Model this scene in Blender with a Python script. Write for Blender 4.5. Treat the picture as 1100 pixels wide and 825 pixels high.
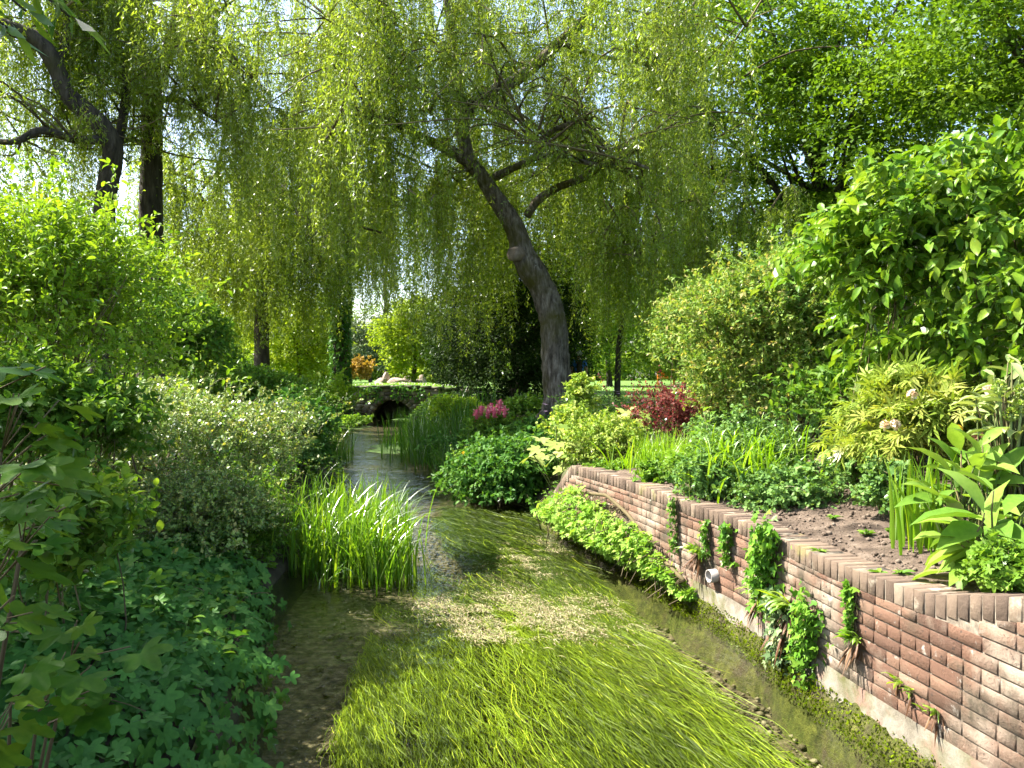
import bpy, bmesh, math
import numpy as np
from mathutils import Vector

# ------------------------------------------------------------------ camera, sky, sun, exposure
sc = bpy.context.scene
for o in list(bpy.data.objects):
    bpy.data.objects.remove(o)
COL = sc.collection
CAMZ = 2.07
F = 860.0
cam_d = bpy.data.cameras.new('camera')
cam = bpy.data.objects.new('camera', cam_d)
COL.objects.link(cam)
cam.location = (0, 0, CAMZ)
cam.rotation_euler = (math.radians(90), 0, 0)
cam_d.sensor_width = 36.0
cam_d.lens = 36.0 * F / 1100.0
cam_d.shift_y = -12.5 / 1100.0
cam_d.clip_start = 0.05
cam_d.clip_end = 2000
sc.camera = cam

SUN_EL, SUN_AZ = 51.0, 17.0         # azimuth: from -X swung towards +Y
to_sun = Vector((-math.cos(math.radians(SUN_EL)) * math.cos(math.radians(SUN_AZ)),
                 math.cos(math.radians(SUN_EL)) * math.sin(math.radians(SUN_AZ)),
                 math.sin(math.radians(SUN_EL))))
world = bpy.data.worlds.new('World')
sc.world = world
world.use_nodes = True
wn = world.node_tree
sky = wn.nodes.new('ShaderNodeTexSky')
sky.sky_type = 'NISHITA'
sky.sun_disc = False
sky.sun_elevation = math.radians(SUN_EL)
sky.sun_rotation = math.atan2(to_sun.x, to_sun.y)
sky.air_density = 1.0
sky.dust_density = 2.5
sky.ozone_density = 1.0
bg = wn.nodes['Background']
bg.inputs['Strength'].default_value = 0.13
wn.links.new(sky.outputs[0], bg.inputs[0])
sun_d = bpy.data.lights.new('sun', 'SUN')
sun_d.energy = 5.0
sun_d.angle = math.radians(0.5)
sun_d.color = (1.0, 0.95, 0.86)
sun = bpy.data.objects.new('sun', sun_d)
COL.objects.link(sun)
sun.rotation_euler = (-to_sun).to_track_quat('-Z', 'Y').to_euler()
sc.view_settings.view_transform = 'Standard'
sc.view_settings.look = 'None'
sc.view_settings.gamma = 1.0
sc.view_settings.use_curve_mapping = False
sc.view_settings.exposure = 1.95
cy = sc.cycles
cy.max_bounces = 7
cy.diffuse_bounces = 4
cy.glossy_bounces = 2
cy.transmission_bounces = 4
cy.transparent_max_bounces = 6
cy.caustics_reflective = False
cy.caustics_refractive = False
cy.sample_clamp_indirect = 5.0
cy.use_adaptive_sampling = True
cy.adaptive_threshold = 0.02
cy.use_denoising = True


# ------------------------------------------------------------------ helpers
def P(px, py, Y):
    """a point of the place at distance Y, seen in the 1100x825 photograph at px, py"""
    return np.array([(px - 550) / F * Y, Y, CAMZ - (py - 400) / F * Y])


def RNG(s):
    return np.random.default_rng(s)


def unit(a):
    a = np.asarray(a, float)
    return a / np.maximum(np.linalg.norm(a, axis=-1, keepdims=True), 1e-9)


def tag(o, label=None, cat=None, group=None, kind=None):
    if label: o['label'] = label
    if cat: o['category'] = cat
    if group: o['group'] = group
    if kind: o['kind'] = kind
    return o


def empty(name, loc, label, cat, group=None):
    o = bpy.data.objects.new(name, None)
    COL.objects.link(o)
    o.location = tuple(float(v) for v in loc)
    o.empty_display_size = 0.1
    return tag(o, label, cat, group)


def mesh(name, V, faces, mat, parent=None, rnd=None, smooth=False, uv=None):
    """faces: list of int arrays (n,3) / (n,4). V in world space; parents are Empties with a plain location."""
    V = np.asarray(V, np.float64).reshape(-1, 3)
    if parent is not None:
        base = np.zeros(3)
        p = parent
        while p is not None:
            base += np.array(p.location)
            p = p.parent
        V = V - base
    me = bpy.data.meshes.new(name)
    faces = [np.asarray(f, np.int64) for f in faces if len(f)]
    nl = sum(f.size for f in faces)
    npoly = sum(len(f) for f in faces)
    me.vertices.add(len(V))
    me.vertices.foreach_set('co', V.astype(np.float32).ravel())
    me.loops.add(nl)
    me.loops.foreach_set('vertex_index', np.concatenate([f.ravel() for f in faces]).astype(np.int32))
    me.polygons.add(npoly)
    starts, c = [], 0
    for f in faces:
        k = f.shape[1]
        starts.append(np.arange(len(f)) * k + c)
        c += f.size
    me.polygons.foreach_set('loop_start', np.concatenate(starts).astype(np.int32))
    if smooth:
        me.polygons.foreach_set('use_smooth', np.ones(npoly, bool))
    me.update(calc_edges=True)
    if rnd is not None:
        a = me.attributes.new('rnd', 'FLOAT', 'FACE')
        a.data.foreach_set('value', np.asarray(rnd, np.float32))
    if not smooth:
        pass
    me.materials.append(mat)
    o = bpy.data.objects.new(name, me)
    COL.objects.link(o)
    o.parent = parent
    return o


class Acc:
    """collects pieces into one mesh"""
    def __init__(self):
        self.V, self.F3, self.F4, self.R3, self.R4, self.n = [], [], [], [], [], 0

    def add(self, V, f3=None, f4=None, r3=None, r4=None):
        V = np.asarray(V, float).reshape(-1, 3)
        self.V.append(V)
        if f3 is not None and len(f3):
            f3 = np.asarray(f3); self.F3.append(f3 + self.n)
            self.R3.append(np.full(len(f3), .5) if r3 is None else np.broadcast_to(r3, (len(f3),)))
        if f4 is not None and len(f4):
            f4 = np.asarray(f4); self.F4.append(f4 + self.n)
            self.R4.append(np.full(len(f4), .5) if r4 is None else np.broadcast_to(r4, (len(f4),)))
        self.n += len(V)
        return self

    def build(self, name, mat, parent=None, smooth=False):
        fs, rs = [], []
        if self.F3: fs.append(np.concatenate(self.F3)); rs.append(np.concatenate(self.R3))
        if self.F4: fs.append(np.concatenate(self.F4)); rs.append(np.concatenate(self.R4))
        return mesh(name, np.concatenate(self.V), fs, mat, parent, np.concatenate(rs), smooth)


# leaf templates: x across, y along, z up
def t_lance():
    return (np.array([[0, 0, 0], [.5, .45, .12], [0, 1, 0], [-.5, .45, .12]]), None, np.array([[0, 1, 2, 3]]))


def t_ovate():
    v = np.array([[0, 0, 0], [0, .4, -.02], [0, .75, -.1], [0, 1, -.24],
                  [.36, .2, .07], [.5, .45, .08], [.33, .76, -.03],
                  [-.36, .2, .07], [-.5, .45, .08], [-.33, .76, -.03]], float)
    f4 = np.array([[0, 4, 5, 1], [1, 5, 6, 2], [1, 8, 7, 0], [2, 9, 8, 1]])
    f3 = np.array([[2, 6, 3], [3, 9, 2]])
    return (v, f3, f4)


def t_palm(lobes=5, span=290, depth=.5, teeth=True, cup=.12, seed=1):
    r = RNG(seed)
    a0 = math.radians(90 - span / 2); a1 = math.radians(90 + span / 2)
    pts = []
    n = lobes * 6
    for i in range(n + 1):
        t = i / n
        a = a0 + (a1 - a0) * t
        ph = (t * lobes) % 1.0
        lob = 1 - abs(2 * ph - 1)
        rad = (1 - depth) + depth * lob ** .8
        rad *= .72 + .28 * math.sin(math.pi * t)
        if teeth and i % 2: rad *= .93
        pts.append([math.cos(a) * rad * .62, .38 + math.sin(a) * rad * .62, cup * (abs(math.cos(a)) - .4) * rad - .14 * max(0, math.sin(a)) * rad * rad])
    v = np.array([[0, .38 - .02, -.02]] + pts)
    f3 = np.array([[0, i + 1, i + 2] for i in range(n)])
    return (v, f3, None)


def t_ivy():
    v = np.array([[0, .15, 0], [0, 0, .02], [.42, .1, .05], [.22, .42, .03], [0, 1, -.1], [-.22, .42, .03], [-.42, .1, .05], [.5, .38, 0], [-.5, .38, 0]], float)
    f3 = np.array([[0, 1, 2], [0, 2, 7], [0, 7, 3], [0, 3, 4], [0, 4, 5], [0, 5, 8], [0, 8, 6], [0, 6, 1]])
    return (v, f3, None)


def scatter(acc, T, pos, d, nrm, size, wid=1.0, rnd=None):
    """put template T at pos with its y axis along d and z near nrm"""
    v, f3, f4 = T
    pos = np.asarray(pos, float); N = len(pos)
    if N == 0: return
    d = unit(d)
    x = unit(np.cross(d, nrm))
    z = np.cross(x, d)
    size = np.broadcast_to(size, (N,))[:, None, None]
    wid = np.broadcast_to(wid, (N,))[:, None, None]
    V = pos[:, None, :] + size * (v[None, :, 0:1] * wid * x[:, None, :] + v[None, :, 1:2] * d[:, None, :] + v[None, :, 2:3] * z[:, None, :])
    k = len(v)
    off = (np.arange(N) * k)[:, None, None]
    r = RNG(N).random(N) if rnd is None else np.broadcast_to(rnd, (N,))
    F3 = (f3[None] + off).reshape(-1, 3) if f3 is not None else None
    F4 = (f4[None] + off).reshape(-1, 4) if f4 is not None else None
    acc.add(V, F3, F4, None if f3 is None else np.repeat(r, len(f3)), None if f4 is None else np.repeat(r, len(f4)))


def ribbons(acc, C, W, side, rnd, fold=0.0):
    """strips: C (N,K,3) centre lines, W (N,K) widths, side (N,3)"""
    N, K, _ = C.shape
    s = unit(side)[:, None, :]
    if fold == 0.0:
        V = np.stack([C - s * W[..., None] / 2, C + s * W[..., None] / 2], 2).reshape(-1, 3)
        k = np.arange(K - 1)
        q = np.stack([2 * k, 2 * k + 1, 2 * k + 3, 2 * k + 2], 1)
        m = 2
    else:
        up = np.cross(s[:, 0], unit(C[:, -1] - C[:, 0]))[:, None, :]
        V = np.stack([C - s * W[..., None] / 2 + up * W[..., None] * fold, C, C + s * W[..., None] / 2 + up * W[..., None] * fold], 2).reshape(-1, 3)
        k = np.arange(K - 1)
        q = np.concatenate([np.stack([3 * k, 3 * k + 1, 3 * k + 4, 3 * k + 3], 1), np.stack([3 * k + 1, 3 * k + 2, 3 * k + 5, 3 * k + 4], 1)])
        m = 3
    Fq = (q[None] + (np.arange(N) * K * m)[:, None, None]).reshape(-1, 4)
    acc.add(V, None, Fq, None, np.repeat(np.broadcast_to(rnd, (N,)), len(q)))


def smooth_path(pts, n):
    pts = np.asarray(pts, float)
    d = np.r_[0, np.cumsum(np.linalg.norm(np.diff(pts[:, :3], axis=0), axis=1))]
    if len(pts) == 2:
        t = np.linspace(0, d[-1], n)
        return np.stack([np.interp(t, d, pts[:, i]) for i in range(pts.shape[1])], 1)
    # Catmull-Rom
    out = []
    for t in np.linspace(0, d[-1] * .9999, n):
        i = min(np.searchsorted(d, t, side='right') - 1, len(pts) - 2)
        u = (t - d[i]) / (d[i + 1] - d[i])
        p1, p2 = pts[i], pts[i + 1]
        p0 = pts[i - 1] if i > 0 else 2 * p1 - p2
        p3 = pts[i + 2] if i + 2 < len(pts) else 2 * p2 - p1
        out.append(.5 * (2 * p1 + (p2 - p0) * u + (2 * p0 - 5 * p1 + 4 * p2 - p3) * u * u + (3 * p1 - p0 - 3 * p2 + p3) * u ** 3))
    return np.array(out)


def tube(acc, path, rad, sides=8, rough=0.0, seed=0, cap=True, rnd=.5):
    path = np.asarray(path, float); n = len(path)
    rad = np.broadcast_to(rad, (n,))
    t = unit(np.gradient(path, axis=0))
    ref = np.array([0.3, 1, .15]) if abs(t[0] @ unit(np.array([0.3, 1, .15]))) < .9 else np.array([1., 0, 0])
    u = np.zeros_like(path); u[0] = unit(np.cross(t[0], ref))
    for i in range(1, n):
        u[i] = unit(u[i - 1] - t[i] * (u[i - 1] @ t[i]))
    w = np.cross(t, u)
    a = np.linspace(0, 2 * np.pi, sides, endpoint=False)
    r = rad[:, None] * np.ones(sides)
    if rough:
        rg = RNG(seed)
        ridge = rg.normal(0, 1, sides)
        r = r * (1 + rough * (ridge[None] * .6 + rg.normal(0, .6, (n, sides))))
    V = path[:, None] + r[..., None] * (np.cos(a)[None, :, None] * u[:, None] + np.sin(a)[None, :, None] * w[:, None])
    i, j = np.meshgrid(np.arange(n - 1), np.arange(sides), indexing='ij')
    j2 = (j + 1) % sides
    q = np.stack([i * sides + j, i * sides + j2, (i + 1) * sides + j2, (i + 1) * sides + j], -1).reshape(-1, 4)
    V = V.reshape(-1, 3); f3 = []
    if cap:
        V = np.vstack([V, path[-1] + t[-1] * rad[-1] * .3, path[0]])
        e = n * sides
        f3 = [[(n - 1) * sides + k, (n - 1) * sides + (k + 1) % sides, e] for k in range(sides)] + [[(k + 1) % sides, k, e + 1] for k in range(sides)]
    acc.add(V, np.array(f3) if f3 else None, q, rnd, rnd)


# ------------------------------------------------------------------ materials
def new_mat(name):
    m = bpy.data.materials.new(name); m.use_nodes = True
    nt = m.node_tree; nt.nodes.clear()
    out = nt.nodes.new('ShaderNodeOutputMaterial')
    return m, nt, out


def ramp(nt, cols, fac, pos=None):
    r = nt.nodes.new('ShaderNodeValToRGB')
    e = r.color_ramp.elements
    while len(e) < len(cols): e.new(0.5)
    for i, c in enumerate(cols):
        e[i].position = pos[i] if pos else i / (len(cols) - 1)
        e[i].color = (*c, 1)
    nt.links.new(fac, r.inputs[0])
    return r.outputs[0]


def leafmat(name, cols, trans=.42, gloss=.5, rough=.42, warm=(1.5, 1.45, .5), tex=0.0):
    gloss *= .38
    m, nt, out = new_mat(name)
    at = nt.nodes.new('ShaderNodeAttribute'); at.attribute_name = 'rnd'
    if warm[0] > 1.2: cols = [(c[0] * 1.2, c[1] * 1.25, c[2] * .75) for c in cols]
    fac = at.outputs['Fac']
    if tex:
        ma = nt.nodes.new('ShaderNodeMath'); ma.operation = 'MULTIPLY_ADD'; ma.inputs[1].default_value = tex
        nt.links.new(noise_node(nt, 34, 2, .6), ma.inputs[0]); nt.links.new(fac, ma.inputs[2])
        mb = nt.nodes.new('ShaderNodeMath'); mb.operation = 'SUBTRACT'; mb.inputs[1].default_value = tex * .5
        nt.links.new(ma.outputs[0], mb.inputs[0]); fac = mb.outputs[0]
    c = ramp(nt, cols, fac)
    mul = nt.nodes.new('ShaderNodeMix'); mul.data_type = 'RGBA'; mul.blend_type = 'MULTIPLY'; mul.inputs[0].default_value = 1
    nt.links.new(c, mul.inputs[6]); mul.inputs[7].default_value = (*warm, 1)
    df = nt.nodes.new('ShaderNodeBsdfDiffuse'); nt.links.new(c, df.inputs[0])
    tr = nt.nodes.new('ShaderNodeBsdfTranslucent'); nt.links.new(mul.outputs[2], tr.inputs[0])
    mx = nt.nodes.new('ShaderNodeMixShader'); mx.inputs[0].default_value = trans
    nt.links.new(df.outputs[0], mx.inputs[1]); nt.links.new(tr.outputs[0], mx.inputs[2])
    gl = nt.nodes.new('ShaderNodeBsdfGlossy'); gl.inputs['Roughness'].default_value = rough
    fr = nt.nodes.new('ShaderNodeFresnel'); fr.inputs[0].default_value = 1.4
    ms = nt.nodes.new('ShaderNodeMath'); ms.operation = 'MULTIPLY'; ms.inputs[1].default_value = gloss
    nt.links.new(fr.outputs[0], ms.inputs[0])
    m2 = nt.nodes.new('ShaderNodeMixShader')
    nt.links.new(ms.outputs[0], m2.inputs[0]); nt.links.new(mx.outputs[0], m2.inputs[1]); nt.links.new(gl.outputs[0], m2.inputs[2])
    nt.links.new(m2.outputs[0], out.inputs[0])
    return m


def noise_node(nt, scale, detail=5, rough=.6, stretch=None, coord='Object'):
    tc = nt.nodes.new('ShaderNodeTexCoord')
    src = tc.outputs[coord]
    if stretch:
        mp = nt.nodes.new('ShaderNodeMapping'); mp.inputs['Scale'].default_value = stretch
        nt.links.new(src, mp.inputs[0]); src = mp.outputs[0]
    n = nt.nodes.new('ShaderNodeTexNoise')
    n.inputs['Scale'].default_value = scale; n.inputs['Detail'].default_value = detail; n.inputs['Roughness'].default_value = rough
    nt.links.new(src, n.inputs[0])
    return n.outputs[0]


def surfmat(name, cols, scale, rough=.85, bump=.4, bscale=None, dist=.02, pos=None, stretch=None, second=None, attr=0.0, spec=.3):
    """cols by noise; second = (colour, scale, lo, hi) patches of another colour; attr mixes the per-face value in"""
    m, nt, out = new_mat(name)
    b = nt.nodes.new('ShaderNodeBsdfPrincipled')
    b.inputs['Roughness'].default_value = rough
    b.inputs['Specular IOR Level'].default_value = spec
    f = noise_node(nt, scale, 6, .65, stretch)
    if attr:
        at = nt.nodes.new('ShaderNodeAttribute'); at.attribute_name = 'rnd'
        mx = nt.nodes.new('ShaderNodeMix'); mx.data_type = 'FLOAT'; mx.inputs[0].default_value = attr
        nt.links.new(f, mx.inputs[2]); nt.links.new(at.outputs['Fac'], mx.inputs[3]); f = mx.outputs[0]
    c = ramp(nt, cols, f, pos or [.3 + .4 * i / (len(cols) - 1) if not attr else i / (len(cols) - 1) for i in range(len(cols))])
    if second:
        for (col2, s2, lo, hi) in second:
            f2 = noise_node(nt, s2, 5, .6)
            mr = nt.nodes.new('ShaderNodeMapRange'); mr.inputs[1].default_value = lo; mr.inputs[2].default_value = hi
            nt.links.new(f2, mr.inputs[0])
            mc = nt.nodes.new('ShaderNodeMix'); mc.data_type = 'RGBA'
            nt.links.new(mr.outputs[0], mc.inputs[0]); nt.links.new(c, mc.inputs[6]); mc.inputs[7].default_value = (*col2, 1)
            c = mc.outputs[2]
    nt.links.new(c, b.inputs['Base Color'])
    if bump:
        bp = nt.nodes.new('ShaderNodeBump'); bp.inputs['Strength'].default_value = bump; bp.inputs['Distance'].default_value = dist
        nt.links.new(noise_node(nt, bscale or scale * 2, 8, .7, stretch), bp.inputs['Height'])
        nt.links.new(bp.outputs[0], b.inputs['Normal'])
    nt.links.new(b.outputs[0], out.inputs[0])
    return m


def plainmat(name, col, rough=.7, var=.25, scale=8):
    a = tuple(max(0, c * (1 - var)) for c in col); b = tuple(min(1, c * (1 + var)) for c in col)
    return surfmat(name, [a, b], scale, rough, .15)


M = {}
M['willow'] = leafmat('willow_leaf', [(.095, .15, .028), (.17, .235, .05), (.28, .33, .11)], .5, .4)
M['willow_dark'] = leafmat('shaded_willow_leaf', [(.07, .125, .02), (.13, .19, .03), (.2, .255, .05)], .5, .4)  # darker copy of the willow leaf, shade put into its colour
M['beech'] = leafmat('beech_leaf', [(.045, .095, .012), (.095, .165, .018), (.165, .235, .03)], .48, .45)
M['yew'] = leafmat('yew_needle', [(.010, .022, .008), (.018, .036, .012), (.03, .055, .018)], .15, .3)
M['far'] = leafmat('far_leaf', [(.05, .1, .02), (.1, .165, .03), (.17, .22, .045)], .42, .3)
M['far_yellow'] = leafmat('far_yellow_leaf', [(.11, .16, .018), (.18, .24, .025), (.27, .3, .04)], .45, .3)
M['far_grey'] = leafmat('far_grey_leaf', [(.035, .06, .035), (.07, .1, .07), (.15, .18, .14)], .2, .5)
M['rust'] = leafmat('rust_leaf', [(.16, .09, .035), (.25, .15, .05), (.3, .2, .08)], .3, .3)
M['dogwood'] = leafmat('dogwood_leaf', [(.05, .12, .018), (.1, .19, .025), (.2, .27, .045)], .38, .75, .36, tex=.9)
M['weigela'] = leafmat('pink_tipped_leaf', [(.06, .13, .03), (.11, .19, .05), (.2, .27, .10), (.36, .28, .19)], .35, .5)
M['lime'] = leafmat('lime_leaf', [(.1, .19, .02), (.17, .27, .03), (.27, .34, .06)], .42, .4)
M['purple'] = leafmat('purple_leaf', [(.05, .014, .024), (.115, .028, .048), (.23, .09, .105)], .45, .5, .4, (1.6, .9, .9))
M['cream'] = leafmat('cream_edged_leaf', [(.10, .18, .035), (.18, .26, .06), (.40, .42, .2)], .35, .5)
M['pale'] = leafmat('pale_palmate_leaf', [(.13, .19, .06), (.22, .27, .11), (.36, .36, .22)], .3, .5)
M['green'] = leafmat('garden_leaf', [(.055, .13, .022), (.1, .19, .03), (.17, .26, .055)], .38, .6)
M['grass'] = leafmat('grass_blade', [(.09, .19, .015), (.16, .28, .02), (.25, .36, .045)], .45, .5)
M['iris'] = leafmat('iris_blade', [(.06, .14, .02), (.11, .21, .03), (.22, .3, .04)], .42, .7, .35)
M['iris_dark'] = leafmat('dark_iris_blade', [(.025, .075, .018), (.05, .12, .025), (.09, .17, .04)], .38, .6, .38)
M['blue'] = leafmat('bluish_leaf', [(.055, .12, .05), (.1, .185, .075), (.18, .27, .13)], .35, .5)
M['comfrey'] = leafmat('comfrey_leaf', [(.03, .09, .025), (.055, .135, .035), (.1, .19, .055)], .35, .55)
M['broad'] = leafmat('broad_ribbed_leaf', [(.08, .16, .03), (.13, .22, .045), (.19, .28, .08)], .35, .6, .4, tex=.9)
M['peony'] = leafmat('peony_leaf', [(.1, .16, .025), (.18, .24, .05), (.33, .32, .12)], .35, .6)
M['phlomis'] = leafmat('grey_woolly_leaf', [(.13, .18, .1), (.2, .25, .15), (.3, .34, .22)], .2, .3)
M['geranium'] = leafmat('geranium_leaf', [(.035, .10, .03), (.06, .155, .045), (.12, .22, .07)], .35, .6, .4, tex=.9)
M['sycamore'] = leafmat('sycamore_leaf', [(.026, .08, .012), (.05, .115, .016), (.09, .15, .02)], .45, .4, .38, tex=.9)
M['hazel'] = leafmat('hazel_leaf', [(.04, .1, .02), (.075, .15, .03), (.14, .21, .045)], .42, .35, .4, tex=.9)
M['lilac'] = leafmat('lilac_leaf', [(.08, .16, .02), (.15, .25, .03), (.25, .33, .05)], .42, .65, .38)
M['spiraea'] = leafmat('spiraea_leaf', [(.06, .13, .035), (.12, .20, .06), (.22, .29, .11), (.36, .31, .15)], .35, 2.0, .34)
M['ivy'] = leafmat('ivy_leaf', [(.05, .13, .02), (.09, .2, .03), (.18, .3, .06)], .3, .9, .3)
M['ivy_grey'] = leafmat('grey_edged_ivy_leaf', [(.05, .1, .06), (.1, .15, .1), (.3, .34, .28)], .2, .6, .35)
M['fern'] = leafmat('fern_frond', [(.1, .2, .02), (.17, .28, .03), (.27, .36, .05)], .42, .6, .36)
M['dead'] = leafmat('dead_leaf', [(.07, .035, .018), (.14, .07, .035), (.2, .12, .06)], .2, .2, .6, (1, 1, 1))
M['weed'] = leafmat('water_weed', [(.028, .042, .003), (.11, .15, .006), (.24, .31, .013), (.48, .49, .08)], .35, .15, .4)
M['debris'] = leafmat('floating_straw', [(.15, .12, .05), (.32, .25, .13), (.5, .42, .27), (.2, .28, .06)], .15, .3, .5, (1, 1, 1))
M['cress'] = leafmat('watercress_leaf', [(.1, .2, .03), (.18, .3, .06), (.3, .4, .14)], .35, .5)
M['pink'] = leafmat('pink_petal', [(.55, .08, .13), (.72, .16, .22), (.8, .36, .4)], .35, .2, .6, (1, 1, 1))
M['yellow'] = leafmat('yellow_petal', [(.7, .42, .01), (.8, .55, .02), (.8, .62, .1)], .3, .3, .5, (1, 1, 1))
M['peony_petal'] = leafmat('peach_petal', [(.75, .5, .3), (.85, .7, .5), (.85, .8, .65)], .3, .2, .6, (1, 1, 1))
M['mauve'] = leafmat('mauve_petal', [(.28, .17, .3), (.4, .28, .42), (.5, .4, .5)], .3, .2, .6, (1, 1, 1))
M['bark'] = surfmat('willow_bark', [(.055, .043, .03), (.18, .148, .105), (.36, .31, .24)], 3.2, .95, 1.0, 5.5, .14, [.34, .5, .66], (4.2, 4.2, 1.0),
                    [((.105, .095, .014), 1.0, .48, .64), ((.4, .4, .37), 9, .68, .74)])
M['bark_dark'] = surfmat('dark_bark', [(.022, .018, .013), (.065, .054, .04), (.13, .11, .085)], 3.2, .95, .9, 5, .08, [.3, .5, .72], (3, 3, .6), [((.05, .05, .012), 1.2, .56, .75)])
M['twig'] = leafmat('twig', [(.07, .055, .03), (.13, .105, .055), (.2, .17, .09)], .05, .2, .6, (1, 1, 1))
M['cut'] = surfmat('sawn_wood', [(.13, .095, .065), (.24, .185, .135)], 10, .9, .3)
M['stem'] = leafmat('green_stem', [(.07, .11, .03), (.12, .15, .05), (.18, .13, .07)], .1, .3, .5, (1, 1, 1))


# ------------------------------------------------------------------ the lie of the land
SY = np.array([-8, 2, 4, 5.2, 7, 8.5, 10, 10.9, 12.3, 14.2, 19.8, 25, 30, 36, 42, 300.])
SL = np.array([-1.1, -1.2, -1.35, -1.6, -2.15, -2.25, -2.3, -2.35, -2.5, -2.85, -4.3, -5.4, -6.7, -6.9, -6.9, -6.9])
RY = np.array([-8, 1.7, 2.6, 3.52, 4.1, 4.55, 5.38, 6.37, 7.34, 8.45, 10.06, 10.45, 10.95, 12.3, 14.2, 19.8, 25, 30, 36, 42, 300.])
SR = np.array([3.0, 2.68, 2.50, 2.31, 2.20, 2.11, 1.99, 1.86, 1.60, 1.31, .80, .66, .52, .12, -.85, -1.8, -3.2, -4.1, -4.45, -4.45, -4.45])


def xl(y): return np.interp(y, SY, SL)
def xr(y): return np.interp(y, RY, SR)


def sstep(a, b, x):
    t = np.clip((x - a) / (b - a), 0, 1)
    return t * t * (3 - 2 * t)


def wob(x, y, s=1.0, seed=0):
    r = RNG(seed + 77)
    z = 0
    for i in range(6):
        a = r.random() * 6.28; f = s * (0.6 + i * .55)
        z = z + np.sin((x * math.cos(a) + y * math.sin(a)) * f + r.random() * 6.28) / (1 + i * .7)
    return z / 2.5


def H(x, y):
    x = np.asarray(x, float); y = np.asarray(y, float)
    L, R = xl(y), xr(y)
    far = 1.0 + .28 * sstep(18, 42, y)
    dl = L - x
    zl = np.interp(dl, [0, .15, .5, 1.3, 3.5, 8], [-.3, .05, .3, .62, .88, 1.0])
    zl = zl + (far - 1.0) * sstep(2, 6, dl)
    dr = x - R
    zw = np.interp(dr, [0, .04, .08, 1.0, 3.5, 8], [-.3, -.25, .83, .92, 1.08, 1.1])
    zb = np.interp(dr, [0, .15, .5, 1.1, 2.5, 8], [-.3, .08, .45, .8, .98, 1.0])
    w = sstep(10.5, 11.4, y)
    zr = zw * (1 - w) + zb * w + (far - 1.0) * sstep(1.5, 5, dr)
    mid = -.32 - .06 * np.sin(np.clip((x - L) / np.maximum(R - L, .1), 0, 1) * np.pi)
    z = np.where(dl > 0, zl, np.where(dr > 0, zr, mid))
    # the stream ends under the far lawn behind the bridge
    z = np.where((y > 39.9), np.maximum(z, far), z)
    n = wob(x, y, 1.3) * .03
    return z + np.where((dl > .4) | (dr > .4), n, 0)


ys = np.unique(np.r_[np.arange(-8, 20, .22), np.arange(20, 46, .6), np.arange(46, 90, 4), np.arange(90, 320, 25)])
offL = -np.r_[0, .15, .3, .5, .8, 1.3, 1.9, 2.6, 3.5, 5, 7, 10, 15, 25, 45, 90, 180][::-1]
offR = np.r_[0, .04, .08, .2, .4, .7, 1.0, 1.4, 1.9, 2.6, 3.5, 5, 7, 10, 15, 25, 45, 90, 180]
mid = np.linspace(0, 1, 16)[1:-1]


def land_grid(yv, cols):
    X = np.array([cols(y) for y in yv]); Y = np.repeat(yv[:, None], X.shape[1], 1)
    n, m = X.shape
    i, j = np.meshgrid(np.arange(n - 1), np.arange(m - 1), indexing='ij')
    q = np.stack([i * m + j, i * m + j + 1, (i + 1) * m + j + 1, (i + 1) * m + j], -1).reshape(-1, 4)
    return X, Y, q


X, Y, q = land_grid(ys, lambda y: np.r_[offL + xl(y), xl(y) + (xr(y) - xl(y)) * mid, offR + xr(y)])
M['earth'] = surfmat('damp_earth', [(.022, .018, .011), (.05, .042, .022), (.075, .085, .03)], 2.5, .95, .6, 14, .05)
g = mesh('ground', np.stack([X, Y, H(X, Y) - .09 * ((X > xl(Y)) & (X < xr(Y)))], -1), [q], M['earth'], smooth=True); tag(g, kind='structure')
M['bed'] = surfmat('stream_gravel', [(.016, .013, .007), (.06, .045, .023), (.14, .108, .06), (.28, .23, .15)], 13, .8, .9, 18, .05, [.33, .46, .57, .7],
                   None, [((.05, .048, .014), 1.2, .6, .75)])
X, Y, q = land_grid(np.arange(-8, 39.6, .25), lambda y: xl(y) + (xr(y) - xl(y)) * np.linspace(0, .999, 18))
g = mesh('stream_bed', np.stack([X, Y, H(X, Y) + .012], -1), [q], M['bed'], smooth=True); tag(g, kind='structure')


# water: clear with a sheen; ripples as a bump
def water_mat():
    m, nt, out = new_mat('stream_water')
    tr = nt.nodes.new('ShaderNodeBsdfTransparent'); tr.inputs[0].default_value = (.90, .94, .82, 1)
    gl = nt.nodes.new('ShaderNodeBsdfGlossy'); gl.inputs['Roughness'].default_value = .03
    n1 = noise_node(nt, 5.0, 4, .6, (1.6, .8, 1)); n2 = noise_node(nt, 1.2, 3, .5)
    ad = nt.nodes.new('ShaderNodeMath'); ad.operation = 'ADD'; nt.links.new(n1, ad.inputs[0]); nt.links.new(n2, ad.inputs[1])
    bp = nt.nodes.new('ShaderNodeBump'); bp.inputs['Strength'].default_value = .35; bp.inputs['Distance'].default_value = .05
    nt.links.new(ad.outputs[0], bp.inputs['Height'])
    fr = nt.nodes.new('ShaderNodeFresnel'); fr.inputs[0].default_value = 1.33
    nt.links.new(bp.outputs[0], fr.inputs['Normal']); nt.links.new(bp.outputs[0], gl.inputs['Normal'])
    mx = nt.nodes.new('ShaderNodeMixShader'); nt.links.new(fr.outputs[0], mx.inputs[0])
    nt.links.new(tr.outputs[0], mx.inputs[1]); nt.links.new(gl.outputs[0], mx.inputs[2]); nt.links.new(mx.outputs[0], out.inputs[0])
    return m


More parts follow.
